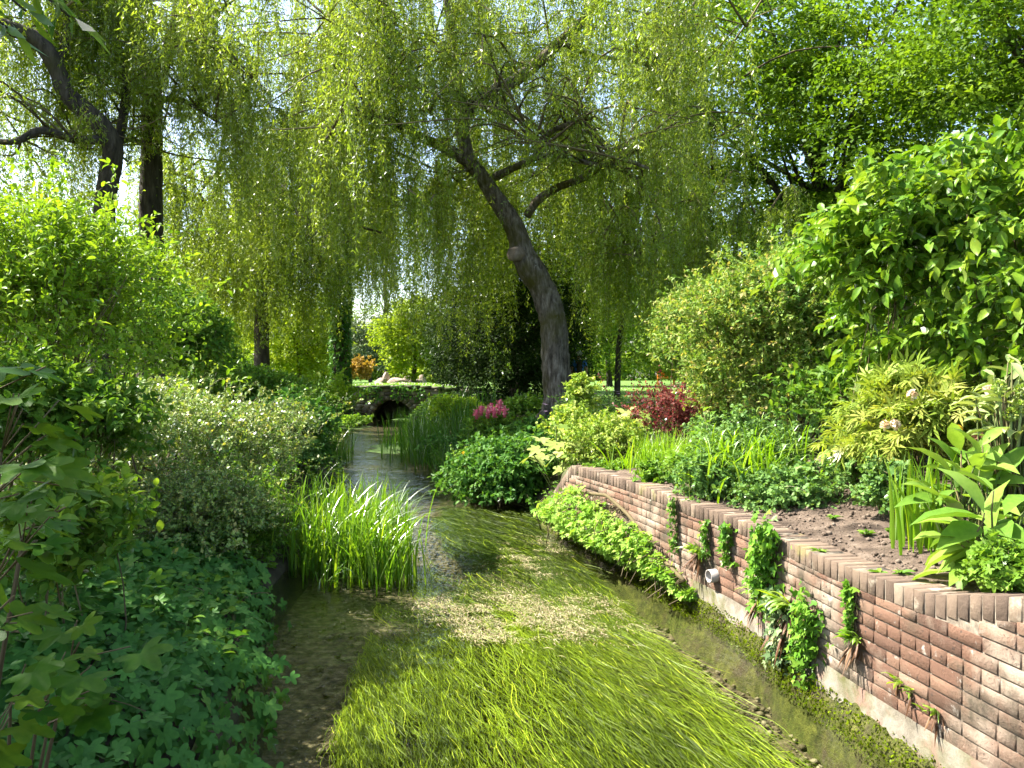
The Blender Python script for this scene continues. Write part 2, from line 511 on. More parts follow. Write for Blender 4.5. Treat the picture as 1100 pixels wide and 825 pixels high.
X, Y, q = land_grid(np.arange(-8, 39.5, .3), lambda y: np.linspace(xl(y) - .12, xr(y) + .03, 8))
g = mesh('stream_water', np.stack([X, Y, X * 0], -1), [q], water_mat(), smooth=True); tag(g, kind='structure')

# lawns: a sheet just above the earth, then blades
M['turf'] = surfmat('lawn_turf', [(.05, .11, .012), (.085, .17, .018), (.13, .22, .03)], 1.6, .9, .5, 30, .02)


def lawn_mask(x, y):
    right = (x - xr(y) > 2.2 + .3 * np.sin(y)) & (y > 14.5 + .5 * np.sin(x * 1.3))
    left = (xl(y) - x > .6) & (y > 38)
    return right | left | (y > 40.3)


for nm, xs, yv in (('lawn', np.arange(-2, 60, .8), np.arange(13.5, 104, .8)), ('far_lawn', np.arange(-60, 0, .9), np.arange(38, 104, .9))):
    X, Y = np.meshgrid(xs, yv)
    ok = lawn_mask(X, Y)
    n, m = X.shape
    i, j = np.meshgrid(np.arange(n - 1), np.arange(m - 1), indexing='ij')
    keep = ok[:-1, :-1] & ok[1:, :-1] & ok[:-1, 1:] & ok[1:, 1:]
    q = np.stack([i * m + j, i * m + j + 1, (i + 1) * m + j + 1, (i + 1) * m + j], -1)[keep]
    g = mesh(nm, np.stack([X, Y, H(X, Y) + .02], -1), [q.reshape(-1, 4)], M['turf'], smooth=True); tag(g, kind='structure')


def blades(acc, base, h, lean_dir, lean, width, r, K=6, curl=1.8, fold=.12, rnd=None, tipdroop=0.0):
    N = len(base)
    t = np.linspace(0, 1, K)[None]
    h = np.broadcast_to(h, (N,))[:, None]; lean = np.broadcast_to(lean, (N,))[:, None]
    out = lean * h * t ** curl
    up = h * t * (1 - .35 * np.clip(lean, 0, 1.4) * t) - tipdroop * h * np.clip(t - .6, 0, 1) ** 2 * 4
    C = base[:, None, :] + lean_dir[:, None, :] * out[..., None]
    C[..., 2] += up
    W = np.broadcast_to(width, (N,))[:, None] * np.clip(np.minimum(1, .55 + 2.2 * t) * (1 - t ** 2.6), .04, 1)
    a = r.random(N) * np.pi
    side = np.stack([np.cos(a), np.sin(a), 0 * a], 1)
    # keep the flat face turned partly along the lean
    side = unit(side - .6 * lean_dir * np.sum(side * lean_dir, 1, keepdims=True))
    ribbons(acc, C, W, side, r.random(N) if rnd is None else rnd, fold)


def rdir(r, n):
    a = r.random(n) * 2 * np.pi
    return np.stack([np.cos(a), np.sin(a), 0 * a], 1)


r = RNG(5)
a = Acc()
n = 90000
yy = 14 + 34 * r.random(n) ** 1.6; xx = -1 + 26 * r.random(n) * (yy / 40 + .25)
ok = lawn_mask(xx, yy); xx, yy = xx[ok], yy[ok]
blades(a, np.stack([xx, yy, H(xx, yy)], 1), .04 + .06 * r.random(len(xx)), rdir(r, len(xx)), .5, .012, r, K=3, fold=0)
tag(a.build('lawn_grass', M['grass']), 'short mown grass of the sunlit lawn behind the big willow', 'grass', kind='stuff')


# ------------------------------------------------------------------ foliage builders
def rand_dirs(r, n, up=0.0):
    d = r.normal(0, 1, (n, 3)); d[:, 2] += up
    return unit(d)


def lumpy(r, nb=22, amp=.42, k=11):
    B = rand_dirs(r, nb); A = amp * (r.random(nb) * 1.6 - .5)
    return lambda d: 1 + (A[None] * np.exp(k * (d @ B.T - 1))).sum(1)


def shrub_leaves(acc, twigs, r, c, ax, n, per, T, size, wid=.55, shoot=.35, up=.5, droop=.25, zmin=None, inner=.45, spread=.8, ncol=.5, stem_n=0, stem_acc=None, base=None, half=True, jit=.25, wild=.3):
    c = np.asarray(c, float); ax = np.asarray(ax, float)
    d = rand_dirs(r, n, .25)
    if half: d[:, 2] = np.where(d[:, 2] < -.35, -d[:, 2], d[:, 2])
    lf = lumpy(r)
    fr = 1 - inner * r.random(n) ** 1.7
    fr = fr + wild * (r.random(n) < .14) * r.random(n)
    tip = c + d * ax * (lf(d) * fr)[:, None]
    sd = unit(d * np.array([1, 1, .7]) + np.array([0, 0, up]) + r.normal(0, .35, (n, 3)))
    L = shoot * (.5 + r.random(n))
    u = (np.arange(per)[None] + r.random((n, per)) * .7) / per           # 0 tip .. 1 root
    pos = tip[:, None] - sd[:, None] * (L[:, None] * u)[..., None]
    pos[..., 2] -= (droop * L[:, None] * (1 - u) ** 2)
    pos = pos.reshape(-1, 3)
    N = len(pos)
    SD = np.repeat(sd, per, 0)
    ld = unit(SD * (.5 + .2 * r.random((N, 1))) + spread * rand_dirs(r, N) + np.array([0, 0, -droop]))
    nr = unit(np.array([0, 0, 1.0]) + .35 * np.repeat(d, per, 0) + .55 * r.normal(0, 1, (N, 3)))
    col = np.clip(ncol * np.repeat(r.random(n), per) + (1 - ncol) * r.random(N) + jit * (0.5 - u.reshape(-1)), 0, 1)
    ok = np.ones(N, bool) if zmin is None else pos[:, 2] > zmin
    scatter(acc, T, pos[ok], ld[ok], nr[ok], size * (.65 + .6 * r.random(ok.sum())), wid, col[ok])
    if twigs is not None:
        K = 4
        t = np.linspace(0, 1, K)[None, :, None]
        C = (tip - sd * (L * 1.25)[:, None])[:, None] + sd[:, None] * (L * 1.25)[:, None, None] * t
        C[..., 2] -= droop * L[:, None] * np.linspace(0, 1, K)[None] ** 2
        W = (np.linspace(1, .4, K) * max(.004, size * .035))[None] * np.ones((n, 1))
        ribbons(twigs, C, W, rand_dirs(r, n), r.random(n))
    if stem_acc is not None:
        b = np.asarray(base, float)
        for i in r.choice(n, stem_n, replace=False):
            e = tip[i] - sd[i] * L[i]
            s = b + np.r_[r.normal(0, .3, 2) * ax[:2], 0]
            s[2] = float(H(s[0], s[1])) - .05
            m = (s + e) / 2 + r.normal(0, .06, 3) * ax + np.array([0, 0, .1 * ax[2]])
            tube(stem_acc, smooth_path([[b[0], b[1], s[2] - .12], s, m, e], 7), np.linspace(1, .3, 7) * max(.008, .012 * ax.max()), 5, rnd=r.random())


def plant(name, label, cat, mat, c, ax, n, per, T, size, seed, group=None, stems=10, base=None, stem_mat=None, leafname='foliage', **kw):
    r = RNG(seed)
    c = np.asarray(c, float)
    b = np.asarray(base, float) if base is not None else np.array([c[0], c[1], float(H(c[0], c[1]))])
    t = empty(name, b, label, cat, group)
    a, s = Acc(), Acc()
    shrub_leaves(a, s, r, c, ax, n, per, T, size, stem_n=stems, stem_acc=s, base=b, **kw)
    a.build(leafname, mat, t)
    s.build('stems', stem_mat or M['twig'], t)
    return t


def crown_cloud(acc, r, c, ax, ncl, per, cr, size, wid=.6, flat=.3, up=.9, inner=.6, T=None, ncol=.55, half=True, holes=None):
    c = np.asarray(c, float); ax = np.asarray(ax, float)
    d = rand_dirs(r, ncl, .1)
    if half: d[:, 2] = np.where(d[:, 2] < -.5, -d[:, 2], d[:, 2])
    lf = lumpy(r, 18, .3, 9)
    cc = c + d * ax * (lf(d) * (1 - inner * r.random(ncl) ** 1.6))[:, None]
    rr = cr * (.6 + .8 * r.random(ncl))
    p = rand_dirs(r, ncl * per) * (r.random((ncl * per, 1)) ** .45)
    p[:, 2] *= flat
    out = np.repeat(unit(d * np.array([1, 1, .2])), per, 0)
    p = p + out * 0
    pos = np.repeat(cc, per, 0) + p * np.repeat(rr, per)[:, None]
    rad2 = np.hypot(p[:, 0], p[:, 1])
    pos[:, 2] -= .35 * np.repeat(rr, per) * rad2 ** 2 * flat * 2
    N = len(pos)
    nr = unit(np.array([0, 0, up]) + .4 * out + .5 * r.normal(0, 1, (N, 3)))
    ld = unit(p * np.array([1, 1, .3]) + .6 * rand_dirs(r, N) + np.array([0, 0, -.3]))
    col = np.clip(ncol * np.repeat(r.random(ncl), per) + (1 - ncol) * r.random(N), 0, 1)
    scatter(acc, T or t_lance(), pos, ld, nr, size * (.6 + .8 * r.random(N)), wid, col)
    return cc


def skeleton(acc, r, base, cc, r0, nb=24, sides=7, split=.45):
    """trunk foot to crown clusters by a few forked limbs"""
    base = np.asarray(base, float)
    idx = r.choice(len(cc), min(nb, len(cc)), replace=False)
    top = cc.mean(0)
    for i in idx:
        e = cc[i]
        f = split + .35 * r.random()
        k = base + (top - base) * f * np.array([1, 1, 1])
        k[2] = min(k[2], e[2])
        m = (k + e) / 2 + np.array([0, 0, .08 * np.linalg.norm(e - k)]) + r.normal(0, .1, 3)
        p = smooth_path([base + (top - base) * split * .9, k, m, e], 8)
        tube(acc, p, np.linspace(r0 * .32, r0 * .05, 8), 5, rnd=r.random())


def tree(name, label, cat, mat, base, c, ax, seed, ncl, per, cr, size, r0, bark=None, group=None, lean=None, ivy=False, **kw):
    r = RNG(seed)
    b = np.asarray(base, float); c = np.asarray(c, float)
    t = empty(name, b, label, cat, group)
    a = Acc()
    cc = crown_cloud(a, r, c, ax, ncl, per, cr, size, **kw)
    a.build('crown', mat, t)
    w = Acc()
    mid = (b + c) / 2 + (np.array(lean) if lean is not None else r.normal(0, .12, 3) * np.array([1, 1, 0]))
    path = smooth_path([b - np.array([0, 0, .2]), b + (mid - b) * .3, mid, c + np.array([0, 0, ax[2] * .3])], 16)
    tube(w, path, r0 * np.r_[1.5, 1.15, np.linspace(1, .25, 14)], 12, .05, seed)
    w.build('trunk', bark or M['bark_dark'], t, True)
    l = Acc(); skeleton(l, r, b, cc, r0)
    l.build('limbs', bark or M['bark_dark'], t, True)
    if ivy:
        v = Acc(); n = 2600
        k = r.random(n) * .75 * (len(path) - 1)
        pp = np.stack([np.interp(k, np.arange(len(path)), path[:, i]) for i in range(3)], 1)
        o = rdir(r, n)
        pp = pp + o * (r0 * 1.0 + .16 * r.random((n, 1)))
        scatter(v, t_ivy(), pp, unit(o * .5 + np.array([0, 0, -.8]) + .4 * r.normal(0, 1, (n, 3))), unit(o + .4 * r.normal(0, 1, (n, 3))), .11 + .06 * r.random(n), .9, r.random(n))
        v.build('ivy', M['comfrey'], t)
    return t


# weeping crown: arching side branches hung with leafy strands
def weeping(leaf, wood, r, origins, nb, reach, rise, per_branch, L, leaves, size, bottom, wid=.2, floor_fn=None, az_bias=None, ncol=.5, keep=None):
    origins = np.asarray(origins, float)
    P0s, AZ, SH = [], [], []
    for b in range(nb):
        q = origins[r.integers(len(origins))]
        az = rdir(r, 1)[0]
        if az_bias is not None: az = unit(az + az_bias)
        l = reach * (.35 + .9 * r.random())
        ri = rise * (.1 + r.random())
        e1 = q + az * l * .45 + np.array([0, 0, ri]) + r.normal(0, .15, 3)
        e2 = q + az * l + np.array([0, 0, ri * (.2 + .6 * r.random())]) + r.normal(0, .3, 3)
        path = smooth_path([q, e1, e2], 9)
        tube(wood, path, np.linspace(.032, .008, 9), 5, rnd=r.random())
        m = max(3, int(per_branch * (.5 + r.random())))
        u = np.clip(r.choice(r.random(3 + m // 6) ** .75, m) + .035 * r.normal(0, 1, m), 0, 1) * 8
        P0s.append(np.stack([np.interp(u, np.arange(9), path[:, i]) for i in range(3)], 1))
        AZ.append(np.repeat(az[None], m, 0)); SH.append(np.full(m, r.random()))
    p0 = np.vstack(P0s); az = np.vstack(AZ); sh = np.concatenate(SH)
    if keep is not None:
        kk = keep(p0); p0, az, sh = p0[kk], az[kk], sh[kk]
    M_ = len(p0)
    out = unit(az * .6 + rdir(r, M_))
    ol = .1 + .45 * r.random(M_)
    ln = L * (.35 + 1.0 * r.random(M_) ** 1.2)
    fl = bottom + .5 * r.random(M_) if floor_fn is None else floor_fn(p0, r)
    ln = np.clip(ln, .25, np.maximum(.3, p0[:, 2] - fl))
    sway = rdir(r, M_) * (.08 * ln)[:, None]

    def at(t, i=slice(None)):
        o = out[i] if t.ndim == 1 else out[:, None]
        olx = ol[i] if t.ndim == 1 else ol[:, None]
        lnx = ln[i] if t.ndim == 1 else ln[:, None]
        sw = sway[i] if t.ndim == 1 else sway[:, None]
        p = p0[i] if t.ndim == 1 else p0[:, None]
        pos = p + o * (olx * (1 - (1 - t) ** 3))[..., None] + sw * (t ** 2)[..., None]
        pos[..., 2] += .25 * olx * np.sin(np.minimum(t * 6, np.pi)) - lnx * t ** 1.15
        return pos
    t = np.linspace(0, 1, 7)[None] * np.ones((M_, 1))
    ribbons(wood, at(t), np.full((M_, 7), .007) * np.linspace(1.2, .5, 7), rand_dirs(r, M_), r.random(M_))
    cnt = np.maximum(4, (leaves * ln).astype(int))
    i = np.repeat(np.arange(M_), cnt)
    tt = r.random(len(i))
    pos = at(tt, i) + r.normal(0, .035, (len(i), 3))
    ld = unit(np.array([0, 0, -.75]) + .75 * rand_dirs(r, len(i)))
    nr = rand_dirs(r, len(i)) + np.array([-.2, -.1, .3])
    col = np.clip(ncol * sh[i] + (1 - ncol) * r.random(len(i)) * .9 + .12 * (1 - tt), 0, 1)
    scatter(leaf, t_lance(), pos, ld, nr, size * (.6 + .7 * r.random(len(i))), wid, col)
    return len(i)


def limb(t, pts, rad, name='limb', mat=None, sides=9, n=18, rough=.05, seed=3):
    w = Acc()
    p = smooth_path(pts, n)
    tube(w, p, np.interp(np.linspace(0, 1, n), np.linspace(0, 1, len(rad)), rad), sides, rough, seed)
    w.build(name, mat or M['bark'], t, True)
    return p


# ================================================================== TREES
def dirY(pts):
    return [P(*p) for p in pts]


# ---- the big leaning willow on the right bank
def build_big_willow():
    r = RNG(11)
    b = P(604, 452, 18.5); b[2] = float(H(b[0], b[1]))
    t = empty('weeping_willow', b, 'big weeping willow with a thick leaning grey trunk on the right bank', 'tree')
    trunk = dirY([(606, 470, 18.5), (604, 452, 18.5), (600, 420, 18.5), (597, 385, 18.5), (594, 345, 18.5), (583, 310, 18.5), (564, 278, 18.5), (553, 245, 18.5), (532, 212, 18.4), (508, 178, 18.3), (476, 158, 18.2), (452, 148, 18.1)])
    w = Acc()
    p = smooth_path(trunk, 64)
    rad = np.interp(np.linspace(0, 1, 64), [0, .04, .1, .25, .38, .44, .5, .56, .75, .9, 1], [.58, .43, .35, .31, .30, .28, .31, .25, .18, .13, .10])
    tube(w, p, rad, 34, .06, 4)
    # root flare
    for i in range(6):
        an = i * 1.05 + .3
        e = b + np.array([math.cos(an) * .75, math.sin(an) * .75, -.05])
        tube(w, smooth_path([b + np.array([math.cos(an) * .25, math.sin(an) * .25, .45]), b + np.array([math.cos(an) * .45, math.sin(an) * .45, .12]), e], 8), np.linspace(.2, .06, 8), 8, .05, i)
    tk = w.build('trunk', M['bark'], t, True)
    # the sawn stub at the bend
    s = Acc(); q = P(556, 272, 18.3); tube(s, [q + np.array([.16, .2, .0]), q + np.array([-.06, -.06, -.03]), q + np.array([-.13, -.14, -.05]), q + np.array([-.135, -.145, -.05])], [.2, .17, .15, .10], 18, .06, 2)
    s.build('pruned_stub', M['cut'], tk)
    limbs = [
        ([(508, 182, 18.3), (498, 150, 18.3), (500, 128, 18.4), (512, 108, 18.5), (545, 92, 18.8), (575, 70, 19.2), (605, 42, 19.6), (640, 8, 20), (668, -40, 20.5)], [.17, .15, .15, .15, .13, .11, .09, .05]),
        ([(502, 126, 18.4), (492, 95, 18.2), (487, 55, 18.0), (481, 5, 17.8), (476, -60, 17.6)], [.13, .11, .09, .07, .04]),
        ([(532, 190, 18.4), (548, 182, 18.0), (575, 168, 17.6), (585, 148, 17.3), (600, 137, 17.0), (622, 131, 16.8), (640, 140, 16.6)], [.1, .085, .075, .065, .05, .03]),
        ([(575, 170, 17.6), (598, 167, 17.3), (622, 173, 17.0), (648, 178, 16.8), (668, 172, 16.5), (700, 182, 16.2)], [.07, .06, .05, .045, .03]),
        ([(566, 232, 18.4), (578, 215, 18.2), (598, 202, 18.0), (625, 192, 17.8), (650, 178, 17.6), (676, 186, 17.4), (700, 215, 17.2), (715, 262, 17)], [.1, .09, .08, .07, .055, .03, .02]),
        ([(452, 148, 18.1), (425, 132, 17.6), (404, 125, 17.2), (385, 133, 16.8), (366, 138, 16.4), (345, 152, 16)], [.11, .08, .06, .04, .02]),
        ([(404, 125, 17.2), (412, 100, 17.4), (418, 72, 17.6), (400, 40, 17.8)], [.06, .05, .03, .02]),
        ([(680, 68, 20), (700, 66, 20), (715, 40, 20.2), (745, 5, 20.4), (770, -30, 20.6)], [.05, .06, .05, .04, .03]),
        ([(600, 45, 19.6), (640, 60, 20), (690, 68, 20.3), (730, 100, 20.6)], [.07, .05, .04, .02]),
        ([(508, 108, 18.5), (530, 122, 17.8), (560, 130, 17.2), (580, 160, 16.6)], [.06, .045, .03, .015]),
    ]
    org = []
    for i, (pts, rd) in enumerate(limbs):
        pp = limb(t, dirY(pts), rd, 'limb', M['bark'], 10, 26, .06, i + 20)
        org.append(pp[8:])
    org = np.vstack(org)
    # high crown points out of the top of the picture
    top = np.stack([r.uniform(-4.5, 6.5, 120), r.uniform(15.5, 24, 120), r.uniform(9.5, 13, 120)], 1)
    leaf, wood = Acc(), Acc()

    def floor(p, r):
        x = p[:, 0] / p[:, 1] * F + 550
        # the hem of the curtain: high over the trunk, low at both sides
        hem = np.interp(x, [260, 330, 400, 470, 515, 535, 590, 640, 720, 800, 870], [3.8, 4.2, 3.6, 2.9, 2.7, 4.0, 4.2, 3.0, 2.8, 3.6, 4.4])
        front = (p[:, 1] < 18.7) & (x > 455) & (x < 690) & (r.random(len(p)) < np.where(np.abs(x - 555) < 70, .96, .8))
        return np.where(front, np.maximum(hem, np.interp(x, [455, 500, 600, 690], [7.6, 8.3, 8.6, 6.6])), hem) + r.normal(0, .55, len(p))
    low = org[org[:, 2] < 10]

    def kp(p):
        x = p[:, 0] / p[:, 1] * F + 550
        y = 400 - (p[:, 2] - CAMZ) / p[:, 1] * F
        return (x < 765 + 40 * np.sin(y * .02)) | ((y > 190) & (x < 860))
    n = weeping(leaf, wood, r, low, 110, 2.6, 1.1, 14, 2.6, 42, .10, 3, .24, floor, keep=kp)
    n += weeping(leaf, wood, r, top, 105, 3.4, 1.0, 16, 4.6, 38, .105, 3, .24, floor, keep=kp)
    mid_ = np.stack([r.uniform(-3.8, -.6, 40), r.uniform(17, 22, 40), r.uniform(5.2, 8.0, 40)], 1)
    n += weeping(leaf, wood, r, mid_, 34, 1.1, .5, 15, 3.6, 40, .105, 3, .24, floor, keep=kp)
    mid_ = np.stack([r.uniform(2.2, 6.0, 40), r.uniform(17.5, 21, 40), r.uniform(4.6, 6.6, 40)], 1)
    n += weeping(leaf, wood, r, mid_, 30, 1.2, .6, 15, 2.6, 40, .105, 3, .24, floor)
    print('big willow', n)
    leaf.build('crown', M['willow'], t)
    wood.build('twigs', M['twig'], t)


build_big_willow()


# ---- the two tall willows on the left
def build_forked_willow():
    r = RNG(12)
    b = P(163, 440, 21); b[2] = float(H(b[0], b[1]))
    t = empty('weeping_willow', b, 'dark weeping willow whose trunk forks high up, behind the bright leafy shrub', 'tree')
    p = dirY([(164, 445, 21), (165, 400, 21), (164, 300, 21), (162, 220, 21), (163, 150, 21), (163, 95, 21)])
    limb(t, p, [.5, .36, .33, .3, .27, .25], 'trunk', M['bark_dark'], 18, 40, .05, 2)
    ls = [([(163, 97, 21), (175, 70, 21), (185, 40, 20.8), (192, 10, 20.6), (200, -40, 20.4)], [.2, .18, .15, .1]),
          ([(163, 97, 21), (157, 65, 21.2), (145, 30, 21.4), (128, -10, 21.6)], [.18, .14, .12, .08]),
          ([(180, 55, 20.8), (200, 60, 20), (225, 72, 19.3), (262, 80, 18.6), (285, 95, 18)], [.05, .045, .03, .015]),
          ([(166, 110, 21), (190, 106, 20), (215, 118, 19.4), (240, 134, 19), (248, 125, 18.8)], [.08, .07, .06, .05, .02]),
          ([(185, 45, 20.6), (215, 25, 20), (245, 5, 19.5), (265, -15, 19)], [.06, .05, .03, .02]),
          ([(163, 160, 21), (140, 150, 20), (110, 160, 19.4), (80, 158, 19)], [.08, .06, .05, .02])]
    org = [limb(t, dirY(a), rd, 'limb', M['bark_dark'], 9, 22, .06, i + 40)[6:] for i, (a, rd) in enumerate(ls)]
    top = np.stack([r.uniform(-13, -5.0, 90), r.uniform(17, 25, 90), r.uniform(8, 13, 90)], 1)
    leaf, wood = Acc(), Acc()
    def fl(p, r):
        x = p[:, 0] / p[:, 1] * F + 550
        base_ = np.interp(x, [0, 150, 230, 330, 420], [3.4, 4.3, 4.6, 4.4, 4.2])
        return np.where((p[:, 1] < 20.9) & (np.abs(x - 172) < 62), np.maximum(base_, 8.4), base_) + r.normal(0, .6, len(p))
    n = weeping(leaf, wood, r, np.vstack(org), 60, 2.2, .9, 14, 2.6, 42, .105, 3, .24, fl)
    n += weeping(leaf, wood, r, top, 50, 2.8, 1.0, 15, 4.2, 40, .11, 3, .24, fl)
    print('forked willow', n)
    leaf.build('crown', M['willow'], t); wood.build('twigs', M['twig'], t)


build_forked_willow()


def build_arching_willow():
    r = RNG(13)
    b = P(108, 450, 18.5); b[2] = float(H(b[0], b[1]))
    t = empty('weeping_willow', b, 'willow at the far left with a dark trunk arching over to the left', 'tree')
    p = dirY([(108, 455, 18.5), (109, 400, 18.5), (110, 300, 18.5), (113, 215, 18.5), (121, 160, 18.3), (102, 128, 18), (74, 104, 17.8), (60, 72, 17.6), (42, 45, 17.4), (15, 32, 17.2), (-20, 20, 17)])
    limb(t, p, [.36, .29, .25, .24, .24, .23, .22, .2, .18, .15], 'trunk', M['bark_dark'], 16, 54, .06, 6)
    ls = [([(112, 150, 18.2), (80, 150, 17.6), (45, 140, 17), (15, 152, 16.6), (-20, 150, 16.2)], [.11, .09, .09, .07, .05]),
          ([(60, 75, 17.6), (72, 40, 17.8), (70, 0, 18), (80, -40, 18.2)], [.1, .08, .06, .04]),
          ([(116, 190, 18.5), (130, 140, 18.9), (135, 90, 19.3), (125, 40, 19.7), (124, -20, 20)], [.12, .11, .1, .08])]
    org = [limb(t, dirY(a), rd, 'limb', M['bark_dark'], 9, 22, .06, i + 60)[5:] for i, (a, rd) in enumerate(ls)]
    top = np.stack([r.uniform(-14.5, -8.5, 60), r.uniform(17.5, 21, 60), r.uniform(7, 12, 60)], 1)
    leaf, wood = Acc(), Acc()
    def fl(p, r):
        x = p[:, 0] / p[:, 1] * F + 550
        return np.where((p[:, 1] < 20.9) & (x > 0) & (x < 215) & (r.random(len(p)) < .85), 7.9, 4.0) + r.normal(0, .7, len(p))
    n = weeping(leaf, wood, r, np.vstack(org + [p[14:]]) if False else np.vstack(org), 42, 1.8, .8, 14, 2.4, 42, .1, 3, .24, fl)
    n += weeping(leaf, wood, r, top, 30, 2.4, .9, 15, 3.8, 40, .105, 3, .24, fl)
    print('arching willow', n)
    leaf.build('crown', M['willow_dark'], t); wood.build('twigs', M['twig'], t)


build_arching_willow()


def small_willow(px, base_py, Y, label, seed, xr_, zr, r0, n, bark, crown, floor, ivy=False, lean=(0, 0), L=2.6, size=.11, trunk_top=150):
    r = RNG(seed)
    b = P(px, base_py, Y); b[2] = float(H(b[0], b[1]))
    t = empty('weeping_willow', b, label, 'tree')
    top = P(px + lean[0], trunk_top, Y)
    w = Acc()
    path = smooth_path([b - np.array([0, 0, .3]), b + (top - b) * .3, b + (top - b) * .65 + np.array([lean[1], 0, 0]), top], 24)
    tube(w, path, r0 * np.r_[1.5, 1.2, np.linspace(1.05, .5, 22)], 14, .07, seed)
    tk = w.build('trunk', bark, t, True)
    org = np.stack([r.uniform(*xr_, 60), Y + r.uniform(-3.2, 3.0, 60), r.uniform(*zr, 60)], 1)
    l = Acc()
    for o in org[:22]:
        tube(l, smooth_path([path[12 + r.integers(10)], (path[-1] + o) / 2 + np.array([0, 0, .5]), o], 8), np.linspace(.1, .03, 8), 6, .05, 1)
    l.build('limbs', bark, t, True)
    leaf, wood = Acc(), Acc()
    k = weeping(leaf, wood, r, org, int(n * 1.1), 1.9, .8, 15, L * 1.25, 36, size * 1.1, floor, .25, lambda p, r: floor + r.normal(0, .5, len(p)))
    print(label[:20], k)
    leaf.build('crown', crown, t); wood.build('twigs', M['twig'], t)
    if ivy:
        v = Acc(); m = 3800
        k = r.random(m) * .8 * 23
        pp = np.stack([np.interp(k, np.arange(24), path[:, i]) for i in range(3)], 1)
        o = rdir(r, m)
        pp = pp + o * (r0 * 1.02 + .14 * r.random((m, 1)))
        scatter(v, t_ivy(), pp, unit(o * .5 + np.array([0, 0, -.8]) + .4 * r.normal(0, 1, (m, 3))), unit(o + .4 * r.normal(0, 1, (m, 3))), .12 + .06 * r.random(m), .9, r.random(m))
        v.build('ivy', M['comfrey'], tk)
        for i in range(3):
            q = Acc(); a0 = r.random() * 6
            tube(q, [path[j] + (r0 * 1.12) * np.array([math.cos(a0 + j * .25), math.sin(a0 + j * .25), 0]) for j in range(2, 20)], .03, 5)
            q.build('ivy_stem', M['twig'], tk)


small_willow(281, 428, 28, 'weeping willow with a bare dark trunk, its curtain hanging low left of the bridge', 31, (-11.5, -6.8), (6.2, 9), .27, 62, M['bark_dark'], M['willow'], 3.6, trunk_top=190, L=3.2)
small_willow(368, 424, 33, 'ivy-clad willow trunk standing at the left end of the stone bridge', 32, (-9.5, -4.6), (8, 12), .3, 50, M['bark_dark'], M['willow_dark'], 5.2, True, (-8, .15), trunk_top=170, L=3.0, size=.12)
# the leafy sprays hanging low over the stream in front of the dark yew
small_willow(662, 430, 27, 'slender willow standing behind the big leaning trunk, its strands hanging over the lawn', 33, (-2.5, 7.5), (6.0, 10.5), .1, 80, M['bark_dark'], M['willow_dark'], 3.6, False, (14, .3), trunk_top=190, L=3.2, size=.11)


# ---- the yew, the beeches and the trees beyond the lawn
def g_(px, Y, py=None):
    x = (px - 550) / F * Y
    return np.array([x, Y, float(H(x, Y))])


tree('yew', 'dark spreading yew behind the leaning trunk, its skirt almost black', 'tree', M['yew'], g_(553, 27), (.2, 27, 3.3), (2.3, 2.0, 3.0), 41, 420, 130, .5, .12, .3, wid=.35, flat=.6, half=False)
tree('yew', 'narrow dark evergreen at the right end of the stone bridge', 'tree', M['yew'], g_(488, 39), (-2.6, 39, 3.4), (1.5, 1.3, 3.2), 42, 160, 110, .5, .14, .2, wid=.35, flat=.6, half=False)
tree('beech', 'tall dark green beech in flat tiers above the right bank', 'tree', M['beech'], g_(885, 25), (9.6, 25, 9.6), (6.4, 4.5, 6.8), 43, 640, 150, 1.15, .15, .4, wid=.62, flat=.16, up=1.3, half=False, inner=.75)
tree('beech', 'lighter yellow-green beech in the top right corner', 'tree', M['beech'], g_(1180, 19), (12.2, 18, 9.2), (4.4, 3.6, 5.0), 44, 360, 150, 1.0, .14, .35, wid=.62, flat=.2, up=1.2, half=False, inner=.75)
far = [
    # name, label, mat, px, Y, rx, height, seed, size
    ('lime_tree', 'pale green tree with a dark forked trunk left of the orange seat', 'far', 655, 44, 3.6, 8.5, 51, .2),
    ('lime_tree', 'leaning dark-stemmed tree directly behind the walker in blue', 'far', 618, 34, 2.6, 7.5, 52, .17),
    ('maple', 'round tree with a dark trunk right behind the orange seat', 'far', 735, 52, 4.5, 10, 53, .22),
    ('maple', 'bright yellow-green tree in the gap between the bare trunk and the ivy-clad trunk', 'far_yellow', 322, 46, 2.6, 5.2, 54, .2),
    ('holm_oak', 'grey-green rounded tree beyond the lawn right of the ivy-clad trunk', 'far_grey', 398, 62, 3.0, 5.0, 55, .2),
    ('maple', 'loose yellow-green tree hanging over the rockery beyond the bridge', 'far_yellow', 444, 50, 2.3, 5.4, 56, .19),
    ('lime_tree', 'dull green tree between the forked trunk and the bare dark trunk', 'far_yellow', 225, 40, 4.2, 7.2, 57, .19),
    ('maple', 'tall mid-green tree filling the gap below the beech', 'far', 800, 40, 5.0, 8.0, 58, .2),
    ('lime_tree', 'green tree half hidden behind the far left willow', 'far', 60, 36, 5.5, 8.5, 59, .2),
]
for nm, lab, mt, px, Y, rx, h, sd, sz in far:
    b = g_(px, Y)
    tree(nm, lab, 'tree', M[mt], b, b + np.array([0, 0, h * .56]), (rx, rx * .8, h * .46), sd, 170, 75, .75 * (rx / 3.5) ** .5, sz, .16, group='trees beyond the lawn', wid=.6, flat=.5, half=False)

tree('poplar', 'thin pale tree against the sky behind the ivy-clad trunk', 'tree', M['far'], g_(415, 66), g_(415, 66) + [0, 0, 9], (3.2, 2.5, 6.5), 64, 90, 60, .8, .2, .16, wid=.5, flat=.6, half=False, group='trees beyond the lawn')

